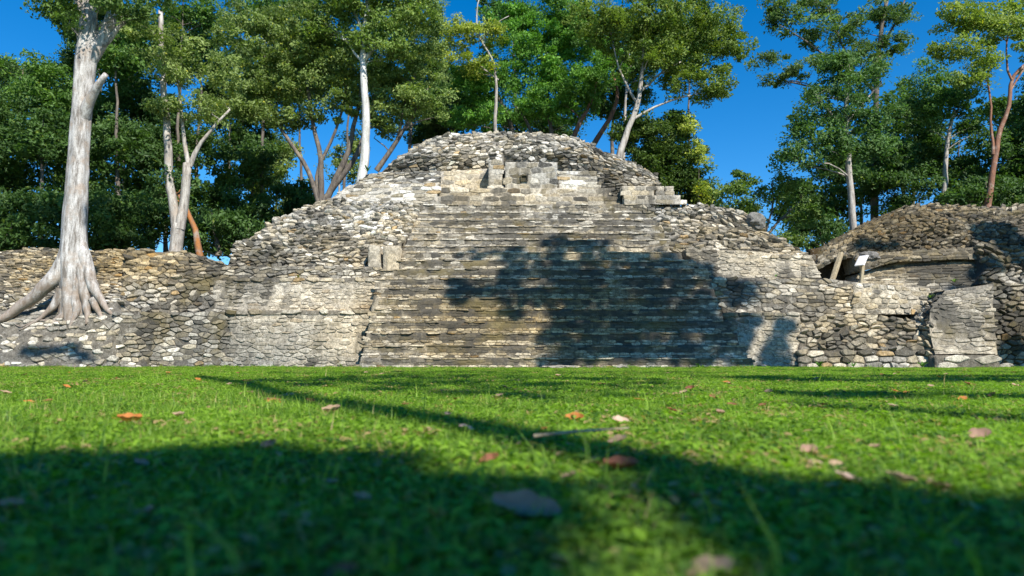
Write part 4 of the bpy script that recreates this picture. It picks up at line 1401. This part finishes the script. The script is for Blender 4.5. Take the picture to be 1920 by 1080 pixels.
if len(oth2):
    shade_tree('tall_tree', 'tree out to the far right shading the mound', (26, 1.5, 0), 15.0, oth2, .3, clump=.3)

# ------------------------------------------------------------------ props under the ledge of the mound, boulder on the flank
def box_obj(name, a, b, w, t, mat, label=None, cat=None):
    a, b = np.array(a), np.array(b)
    d = b - a
    L = np.linalg.norm(d)
    x, y = frame(d / L)
    V = []
    for s, q in ((0, a), (.5, (a + b) / 2), (1, b)):
        for i, j in ((-1, -.7), (-.7, -1), (.7, -1), (1, -.7), (1, .7), (.7, 1), (-.7, 1), (-1, .7)):
            V.append(q - a + x * i * w / 2 + y * j * t / 2 + np.array([random.uniform(-.006, .006) for _ in range(3)]))
    F = []
    for k in (0, 1):
        for i in range(8):
            F.append((k * 8 + i, k * 8 + (i + 1) % 8, (k + 1) * 8 + (i + 1) % 8, (k + 1) * 8 + i))
    F.append(tuple(range(7, -1, -1)))
    F.append(tuple(range(16, 24)))
    return mesh_data(name, np.array(V), F, mat), a


me, a = box_obj('wooden_prop', P(1559, 530, 24.6), P(1577, 474, 25.1), .17, .13, M_WOOD)
o = link('wooden_prop', me, loc=a)
tag(o, 'leaning weathered wooden prop holding the ledge at the left end of the mound', 'wooden prop')
root = thing('signboard', 'small blank white board on a short wooden post under the mound ledge', 'signboard', P(1616, 532, 24.35))
b0 = P(1616, 532, 24.35)
me, a = box_obj('post', P(1614, 534, 24.35), P(1618, 492, 24.45), .15, .11, M_WOOD)
link('post', me, root, a - b0)
c1, c2 = P(1611, 498, 24.3), P(1620, 480, 24.5)
me, a = box_obj('board', c1, c2, .35, .05, M_BOARD)
link('board', me, root, a - b0)


def boulder(name, c, r, seed, colr, label, cat, squash=(1, 1, .7)):
    rng = np.random.default_rng(seed)
    import bmesh
    bm = bmesh.new()
    bmesh.ops.create_icosphere(bm, subdivisions=3, radius=1)
    V = np.array([v.co[:] for v in bm.verts])
    F = [tuple(v.index for v in f.verts) for f in bm.faces]
    bm.free()
    d = .45 + 1.1 * fbm(V * 2.0 + seed, seed, 3)
    V = V * d[:, None] * np.array(squash) * r
    me = mesh_data(name, V, F, M_STONE, np.tile([*colr, .5], (len(V), 1)))
    o = link(name, me, loc=c)
    tag(o, label, cat)
    return o


boulder('boulder', P(1418, 418, 27.0), .42, 4, (.2, .195, .18), 'jagged grey boulder standing on the right edge of the rubble slope', 'boulder', (.9, .7, .9))
boulder('boulder', P(1630, 480, 24.9), .30, 9, (.2, .19, .18), 'grey lump of stone behind the white board', 'boulder', (1.2, .7, .6))
boulder('boulder', Pz(1050, .03, 20.15), .3, 11, (.34, .31, .26), 'flat pale rock lying in the grass at the stair foot', 'rock', (1.5, .8, .25))


# ------------------------------------------------------------------ lawn
def blade_mesh(name, n, h, w, spread, lean, rng, mat):
    V, F = [], []
    k = 0
    for i in range(n):
        a = rng.uniform(0, 2 * math.pi)
        r = spread * math.sqrt(rng.random())
        bx, by = math.cos(a) * r, math.sin(a) * r
        d = rng.uniform(0, 2 * math.pi)
        le = lean * rng.uniform(.2, 1.2)
        hh = h * rng.uniform(.5, 1.2)
        ww = w * rng.uniform(.7, 1.3)
        dx, dy = math.cos(d), math.sin(d)
        px_, py_ = -dy, dx
        for s in (0, .5, 1):
            o_ = le * hh * s * s
            z = hh * s * (1 - .25 * s * le)
            wd = ww * (1 - s * .95) * .5
            V.append((bx + dx * o_ + px_ * wd, by + dy * o_ + py_ * wd, z))
            V.append((bx + dx * o_ - px_ * wd, by + dy * o_ - py_ * wd, z))
        F += [(k, k + 1, k + 3, k + 2), (k + 2, k + 3, k + 5, k + 4)]
        k += 6
    me = mesh_data(name, np.array(V), F, mat)
    return bpy.data.objects.new(name, me)


def herb_mesh(name, n, h, size, spread, rng, mat):
    """low broad-leaved ground cover: small oval leaves at varied heights and tilts"""
    V, F = [], []
    k = 0
    for i in range(n):
        a = rng.uniform(0, 2 * math.pi)
        r = spread * math.sqrt(rng.random())
        c = np.array([math.cos(a) * r, math.sin(a) * r, h * rng.uniform(.25, 1.0)])
        d = rng.uniform(0, 2 * math.pi)
        t = np.array([math.cos(d), math.sin(d), rng.uniform(-.3, .6)])
        t /= np.linalg.norm(t)
        b = np.cross([0, 0, 1.0], t)
        b /= np.linalg.norm(b)
        b[2] += rng.uniform(-.3, .3)
        L = size * rng.uniform(.6, 1.3)
        W = L * .55
        nz = np.cross(t, b)
        for u, w_, z in ((-.5, 0, 0), (-.15, .5, .12), (.25, .42, .12), (.5, 0, -.05), (.25, -.42, .12), (-.15, -.5, .12)):
            V.append(c + t * u * L + b * w_ * W + nz * z * W)
        F += [(k, k + 1, k + 2, k + 3), (k, k + 3, k + 4, k + 5)]
        k += 6
    me = mesh_data(name, np.array(V), F, mat)
    return bpy.data.objects.new(name, me)


rg = np.random.default_rng(5)
M_HERB = leaf_material('lawn_herb', .5, .38, True, [(.030, .085, .010, 1), (.215, .36, .028, 1), (.36, .26, .11, 1)], .3)
M_BLADE = leaf_material('grass_blade', .5, .42, True, [(.045, .12, .014, 1), (.28, .42, .048, 1), (.44, .34, .15, 1)], .3)
protos = [herb_mesh('herb_tuft', 40, .028, .015, .055, rg, M_HERB), herb_mesh('herb_tuft', 32, .034, .020, .06, rg, M_HERB),
          blade_mesh('short_tuft', 26, .048, .0038, .05, 1.0, rg, M_BLADE), blade_mesh('short_tuft', 24, .038, .0042, .05, 1.5, rg, M_BLADE),
          blade_mesh('long_tuft', 12, .085, .006, .04, .7, rg, M_BLADE), blade_mesh('lone_blade', 3, .14, .005, .03, .8, rg, M_BLADE)]


def grass_points():
    """(position, scale, proto index) with density falling with distance"""
    n = 120000
    d = np.exp(rg.uniform(math.log(.42), math.log(23), n * 1))
    # density in area ~ 1/d^2 from log-uniform distance; top up the far part
    d2 = rg.uniform(2.0, 23, 90000)
    d = np.concatenate([d, d2])
    u = rg.uniform(-1, 1, len(d))
    x = u * (.95 * d + .8)
    y = d
    # sides, so that the lawn goes on beyond the frame
    xs_ = rg.uniform(-14, 14, 60000)
    ys_ = rg.uniform(-1.5, 20, 60000)
    m_ = np.abs(xs_) > .95 * np.maximum(ys_, 0) + .7
    x, y, d = np.concatenate([x, xs_[m_]]), np.concatenate([y, ys_[m_]]), np.concatenate([d, np.full(m_.sum(), 9.0)])
    # tufts crowding against the foot of the walls
    nb = 5000
    xb = rg.uniform(-19, 20, nb)
    x = np.concatenate([x, xb])
    y = np.concatenate([y, np.where((xb > -5.2) & (xb < 8), 20.55, 22.35) - rg.uniform(0, 1, nb) ** 2 * 1.2])
    d = np.concatenate([d, np.full(nb, 21.0)])
    keep = np.ones(len(d), bool)
    fy = np.where((x > -5.5) & (x < 8), 20.6, 22.4)
    keep &= y < fy
    x, y, d = x[keep], y[keep], d[keep]
    sc = (1 + .045 * np.minimum(d, 8) - .03 * np.maximum(d - 12, 0)) * rg.uniform(.7, 1.3, len(d))
    foot = (d == 21.0)
    sc = sc * np.where(foot, rg.uniform(.6, 1.7, len(d)) * (.6 + 1.1 * fbm(np.stack([x * 1.3, y * 0, y * 0], -1), 90, 3)), 1)
    patch = fbm(np.stack([x * .9, y * .9, x * 0], -1), 44, 3)
    pick = rg.random(len(d))
    idx = np.where(pick < .34, 0, np.where(pick < .50, 1, np.where(pick < .76, 2, 3)))
    # longer grass at the left, 2-5 m out
    lg = np.exp(-((x + 2.0) / 1.3) ** 2 - ((y - 3.0) / 1.2) ** 2) * 1.2 + np.exp(-((x + .4) / .8) ** 2 - ((y - 3.4) / .7) ** 2) * .25
    idx = np.where(rg.random(len(d)) < lg * .20, 4, idx)
    idx = np.where(rg.random(len(d)) < .004, 5, idx)
    sc = np.where(idx >= 4, rg.uniform(.5, 1.1, len(d)) * (1 + .02 * d), sc)
    bare = (patch < .34) & (rg.random(len(d)) < .5)
    x, y, d, sc, idx = x[~bare], y[~bare], d[~bare], sc[~bare], idx[~bare]
    z = gz(x, y) - .004
    return np.stack([x, y, z], 1), sc, idx


gp, gs, gi = grass_points()


def lawn(name, pts, sc, proto, label):
    me = bpy.data.meshes.new(name)
    me.vertices.add(len(pts))
    me.vertices.foreach_set('co', pts.astype(np.float32).reshape(-1))
    a = me.attributes.new('sc', 'FLOAT', 'POINT')
    a.data.foreach_set('value', sc.astype(np.float32))
    rot = np.stack([rg.uniform(-.15, .15, len(pts)), rg.uniform(-.15, .15, len(pts)), rg.uniform(0, 6.283, len(pts))], 1)
    a = me.attributes.new('rt', 'FLOAT_VECTOR', 'POINT')
    a.data.foreach_set('vector', rot.astype(np.float32).reshape(-1))
    o = link(name, me, kind='stuff', label=label)
    o['category'] = 'grass'
    ng = bpy.data.node_groups.new(name, 'GeometryNodeTree')
    ng.interface.new_socket('Geometry', in_out='INPUT', socket_type='NodeSocketGeometry')
    ng.interface.new_socket('Geometry', in_out='OUTPUT', socket_type='NodeSocketGeometry')
    gi_ = ng.nodes.new('NodeGroupInput')
    go = ng.nodes.new('NodeGroupOutput')
    ip = ng.nodes.new('GeometryNodeInstanceOnPoints')
    oi = ng.nodes.new('GeometryNodeObjectInfo')
    oi.inputs['Object'].default_value = proto
    oi.inputs['As Instance'].default_value = True
    ns = ng.nodes.new('GeometryNodeInputNamedAttribute')
    ns.data_type = 'FLOAT'
    ns.inputs[0].default_value = 'sc'
    nr = ng.nodes.new('GeometryNodeInputNamedAttribute')
    nr.data_type = 'FLOAT_VECTOR'
    nr.inputs[0].default_value = 'rt'
    L = ng.links.new
    L(gi_.outputs[0], ip.inputs['Points'])
    L(oi.outputs['Geometry'], ip.inputs['Instance'])
    L(ns.outputs[0], ip.inputs['Scale'])
    L(nr.outputs[0], ip.inputs['Rotation'])
    L(ip.outputs[0], go.inputs[0])
    md = o.modifiers.new('scatter', 'NODES')
    md.node_group = ng
    return o


names = ['clover_carpet', 'clover_carpet', 'short_grass', 'short_grass', 'long_grass', 'tall_grass_blades']
labs = ['low small-leaved green ground cover of the lawn', 'broader-leaved green ground cover of the lawn', 'short upright lawn grass', 'short bent lawn grass',
        'patch of longer bright grass at the left of the lawn', 'scattered tall single grass blades']
for k in range(6):
    sel = gi == k
    if sel.any():
        lawn(names[k], gp[sel], gs[sel], protos[k], labs[k])


# ------------------------------------------------------------------ fallen leaves
def fallen_leaf(px, py, wpx, colr, what, curl=.35, aspect=.6, yaw=None, lift=.03):
    curl = random.uniform(.5, 1.3)
    g = gpt(px, py)
    d = g[1]
    L = max(.03, wpx / 1280 * d)
    rg2 = random.Random(int(px * 7 + py))
    nx, ny = 9, 5
    V = []
    for i in range(nx):
        s = i / (nx - 1)
        w = (math.sin(math.pi * min(1, s * .93 + .04)) ** .75) * aspect * .5
        for j in range(ny):
            t = (j / (ny - 1) - .5) * 2
            ed = 1 + (.10 * rg2.uniform(-1, 1) if abs(t) == 1 else 0)
            x = (s - .5) * L
            y = t * w * L * ed
            z = L * (curl * .5 * abs(t) ** 1.5 * w * 1.6 + curl * .35 * (s - .5) ** 2 * 2 + .03 * math.sin(s * 14 + t * 2))
            V.append((x, y, z))
    F = []
    for i in range(nx - 1):
        for j in range(ny - 1):
            a = i * ny + j
            F.append((a, a + ny, a + ny + 1, a + 1))
    k = len(V)
    # stalk
    for s in (0, 1):
        for q in ((0, -.01), (0, .01), (.012, 0)):
            V.append((-.5 * L - s * L * .22, q[0] * L + s * .04 * L, q[1] * L + .01 + s * .05 * L))
    F += [(k, k + 1, k + 4, k + 3), (k + 1, k + 2, k + 5, k + 4), (k + 2, k, k + 3, k + 5)]
    V = np.array(V)
    C = np.array([[*(np.array(colr) * random.uniform(.75, 1.2)), 1] for _ in V])
    o = link('fallen_leaf', mesh_data('fallen_leaf', V, F, M_DRY, C, smooth=True))
    o.location = (g[0], g[1], gz(g[0], g[1]) + .002 + lift * (1 + d * .03))
    o.rotation_euler = (rg2.uniform(.0, .6), rg2.uniform(-.35, .35), rg2.uniform(-.5, .5) if yaw is None else yaw)
    tag(o, what, 'leaf', 'dead leaves lying on the lawn')
    return o


M_DRY = leaf_material('dry_leaf', .7, .15, gloss=.25)
ORG, TN, MV, RB, PB = (.42, .15, .035), (.36, .24, .15), (.32, .19, .13), (.22, .08, .04), (.50, .34, .25)
LEAVES = [
    (243, 790, 42, ORG, 'bright orange fallen leaf on the sunlit grass at the left'), (335, 779, 26, TN, 'pale tan leaf right of the bright orange leaf'),
    (622, 773, 34, TN, 'tan leaf at the edge of the slanting shadow'), (873, 805, 30, PB, 'pinkish pale leaf on sunlit grass left of centre'),
    (852, 750, 16, RB, 'tiny brown leaf standing in the far grass near the centre'), (918, 863, 38, RB, 'red-brown leaf in the slanting shadow'),
    (985, 958, 128, MV, 'largest leaf, a broad mauve-brown one lying in the foreground'), (272, 960, 54, MV, 'mauve leaf in the shade at the lower left'),
    (265, 870, 34, MV, 'bluish grey leaf in shade below the orange leaf'), (503, 835, 40, MV, 'thin grey leaf tilted up at the shadow edge'),
    (620, 903, 30, MV, 'small grey leaf in the middle of the left shade'), (680, 932, 34, MV, 'dim grey leaf right of the small grey one'),
    (1078, 785, 36, ORG, 'orange leaf on the sunlit grass right of centre'), (1163, 792, 36, PB, 'pale cream leaf beside the orange one right of centre'),
    (1165, 876, 66, RB, 'dark red-brown leaf at the sunlit edge of the shade'), (1068, 893, 28, MV, 'blue-grey leaf at the edge of the slanting shadow'),
    (1300, 930, 24, MV, 'small pale leaf standing up in the right shade'), (1570, 872, 36, TN, 'tan leaf on yellowish grass at the right'),
    (1528, 868, 22, PB, 'small pale leaf left of the tan leaf at the right'), (1590, 897, 46, PB, 'pale curled leaf at the right shadow edge'),
    (1690, 902, 54, TN, 'long tan leaf at the right shadow edge'), (1762, 910, 62, TN, 'broad curled tan leaf nearest the right shade'),
    (1835, 819, 44, MV, 'rosy brown leaf near the right edge'), (1330, 1062, 96, TN, 'blurred tan leaf at the bottom right of centre'),
    (640, 1066, 66, RB, 'blurred brown leaf at the bottom left'), (820, 962, 34, ORG, 'small orange-brown leaf in the foreground shade'),
    (20, 948, 46, MV, 'brown leaf at the left edge in the shade'), (1515, 848, 40, MV, 'grey-brown leaf lying flat on the right lawn'),
    (1018, 806, 20, ORG, 'narrow orange leaf on edge near the centre'), (1160, 828, 40, TN, 'pale straw-coloured leaf on the dry twig'),
    (1675, 764, 18, PB, 'small pale pink leaf on the far right lawn'), (1430, 762, 14, RB, 'tiny brown leaf beside a tall blade at the right'),
    (1545, 760, 14, ORG, 'tiny orange leaf far out on the right lawn'), (1260, 770, 22, RB, 'small brown leaf right of the cream leaf'),
    (1350, 775, 20, MV, 'small rosy leaf on the middle right lawn'), (1640, 840, 22, MV, 'faint grey leaf on the right lawn'),
    (125, 725, 14, ORG, 'tiny orange leaf on the far left lawn'), (160, 716, 14, TN, 'tiny tan leaf on the far left lawn'), (90, 753, 18, RB, 'small brown leaf in the grass at far left'),
    (10, 737, 20, TN, 'pale leaf at the left edge of the lawn'), (430, 722, 12, TN, 'tiny tan leaf left of the shadow start'),
    (1140, 772, 12, TN, 'tiny tan leaf left of the cream leaf'), (800, 805, 18, TN, 'small dry leaf at the slanting shadow'), (840, 778, 12, PB, 'tiny pale leaf above the pinkish one'),
    (760, 760, 14, RB, 'tiny brown leaf among the centre grass'), (1860, 740, 14, ORG, 'tiny orange leaf at the far right'),
    (1745, 725, 12, TN, 'tiny tan leaf far away at the right')]
for (px, py, w, c, lab) in LEAVES:
    fallen_leaf(px, py, w, c, lab, yaw=(1.2 if 'standing' in lab or 'tilted' in lab else None), lift=.035)
for i in range(46):
    px, py = random.uniform(0, 1920), 698 + 62 * random.random() ** 1.2
    o = fallen_leaf(px, py, random.uniform(.05, .09) * 1280 / gpt(px, py)[1], random.choice([ORG, TN, RB, RB, TN, TN]), 'small dry leaf far out on the sunlit lawn', lift=.03)
    o['group'] = 'tiny far leaves on the lawn'

g = Geo()
pp, uu = smooth_path([gpt(1000, 842) + [0, 0, .03], gpt(1080, 836) + [0, 0, .035], gpt(1180, 824) + [0, 0, .03]], 10)
g.tube(pp, .004 * (1.2 - uu * .6), 5)
base = pp[0]
o = link('twig', g.mesh('twig', base, M_WOOD), loc=base)
tag(o, 'thin dry straw-coloured twig lying on the sunlit grass', 'twig')


# ------------------------------------------------------------------ small plants on the stones and along the foot
def sprig(c, h, n, label, colr=(.09, .20, .03), broad=.16):
    rng = np.random.default_rng(int(abs(c[0] * 100)) + 7)
    V, F, C = [], [], []
    k = 0
    for i in range(n):
        a = rng.uniform(0, 6.283)
        hh = h * rng.uniform(.5, 1.1)
        out = hh * rng.uniform(.3, .9)
        dx, dy = math.cos(a), math.sin(a)
        w = hh * broad * .5
        for s, ww in ((0, .3), (.45, 1), (.8, .7), (1, .05)):
            x, y, z = dx * out * s, dy * out * s, hh * (s - .35 * s * s * 1.2) + .01
            V += [(x - dy * w * ww, y + dx * w * ww, z), (x + dy * w * ww, y - dx * w * ww, z)]
        for q in range(3):
            F.append((k + q * 2, k + q * 2 + 1, k + q * 2 + 3, k + q * 2 + 2))
        k += 8
    C = np.tile([*colr, 1], (len(V), 1)) * np.append(np.repeat(rng.uniform(.7, 1.3, (len(V), 1)), 3, 1), np.ones((len(V), 1)), 1)
    o = link('weed', mesh_data('weed', np.array(V), F, M_LEAF, C), loc=c)
    tag(o, label, 'plant', 'small weeds on and below the stones')


sprig(P(689, 322, 29.0), .42, 16, 'green sprig growing at the foot of the slender white trunk')
sprig(Pz(1536, .02, 21.8), .3, 16, 'green weed at the foot of the right wall, left one')
sprig(Pz(1600, .02, 21.7), .24, 12, 'low weed at the foot of the right wall beside large base stones')
sprig(Pz(1730, .02, 21.6), .3, 14, 'green weed at the foot of the right wall near the buttress')
sprig(Pz(1310, .02, 20.1), .24, 10, 'small weed sprouting at the right end of the lowest step')
sprig(P(1455, 520, 24.05), .2, 8, 'tiny weed on the right terrace edge')
sprig(P(186, 578, 23.3), .3, 12, 'small weed between the roots of the big pale trunk')



wr = random.Random(31)
WEEDS = [(1392, 684, 22.2, 'weed at the foot of the plastered right wall beside the stair'), (640, 688, 22.5, 'weed at the foot of the smooth left wall near the stair'),
         (476, 690, 22.5, 'weed under the smooth left wall'), (300, 690, 22.6, 'weed at the foot of the brown left wall'), (1655, 690, 21.8, 'weed between the large base stones at right'),
         (1745, 560, 23.3, 'weed hanging in the dark hollow beside the buttress'), (1790, 530, 22.9, 'weed on top of the buttress'), (560, 522, 23.9, 'tiny weed on the narrow left ledge'),
         (1200, 420, 27.0, 'tiny weed at the right end of the upper steps'), (850, 252, 31.3, 'small plant on the crest of the summit, left side'), (1115, 272, 31.2, 'small yellowish plant on the crest of the summit, right side'),
         (1660, 404, 27.3, 'grass tuft on the crest of the right mound'), (1770, 384, 27.6, 'grass tuft on top of the right mound'), (250, 470, 25.6, 'tuft on the top edge of the left terrace')]
for px, py, Yw, lab in WEEDS:
    c_ = P(px, py, Yw)
    if Yw < 22.7 and py > 640:
        c_[2] = .01
    sprig(c_, wr.uniform(.14, .3), 12, lab, (.11, .19, .03) if wr.random() < .7 else (.2, .2, .05))
for i, (px, Yw, sz, lab) in enumerate(((690, 20.2, .14, 'loose stone in the grass at the left end of the lowest step'), (1165, 20.15, .16, 'loose pale stone in the grass before the lowest step'),
                                       (1430, 21.7, .15, 'loose stone in the grass beside the right end of the stair'), (560, 22.3, .12, 'loose stone under the smooth left wall'),
                                       (240, 22.3, .17, 'loose stone in the grass below the big pale trunk'), (1690, 21.6, .15, 'loose stone before the large base stones at right'),
                                       (60, 22.0, .16, 'loose stone in the grass at the far left'), (1885, 22.4, .2, 'loose stone at the dark right corner'))):
    boulder('loose_stone', Pz(px, .02, Yw), sz, 40 + i, (.33, .31, .26), lab, 'stone', (1.4, .9, .55))
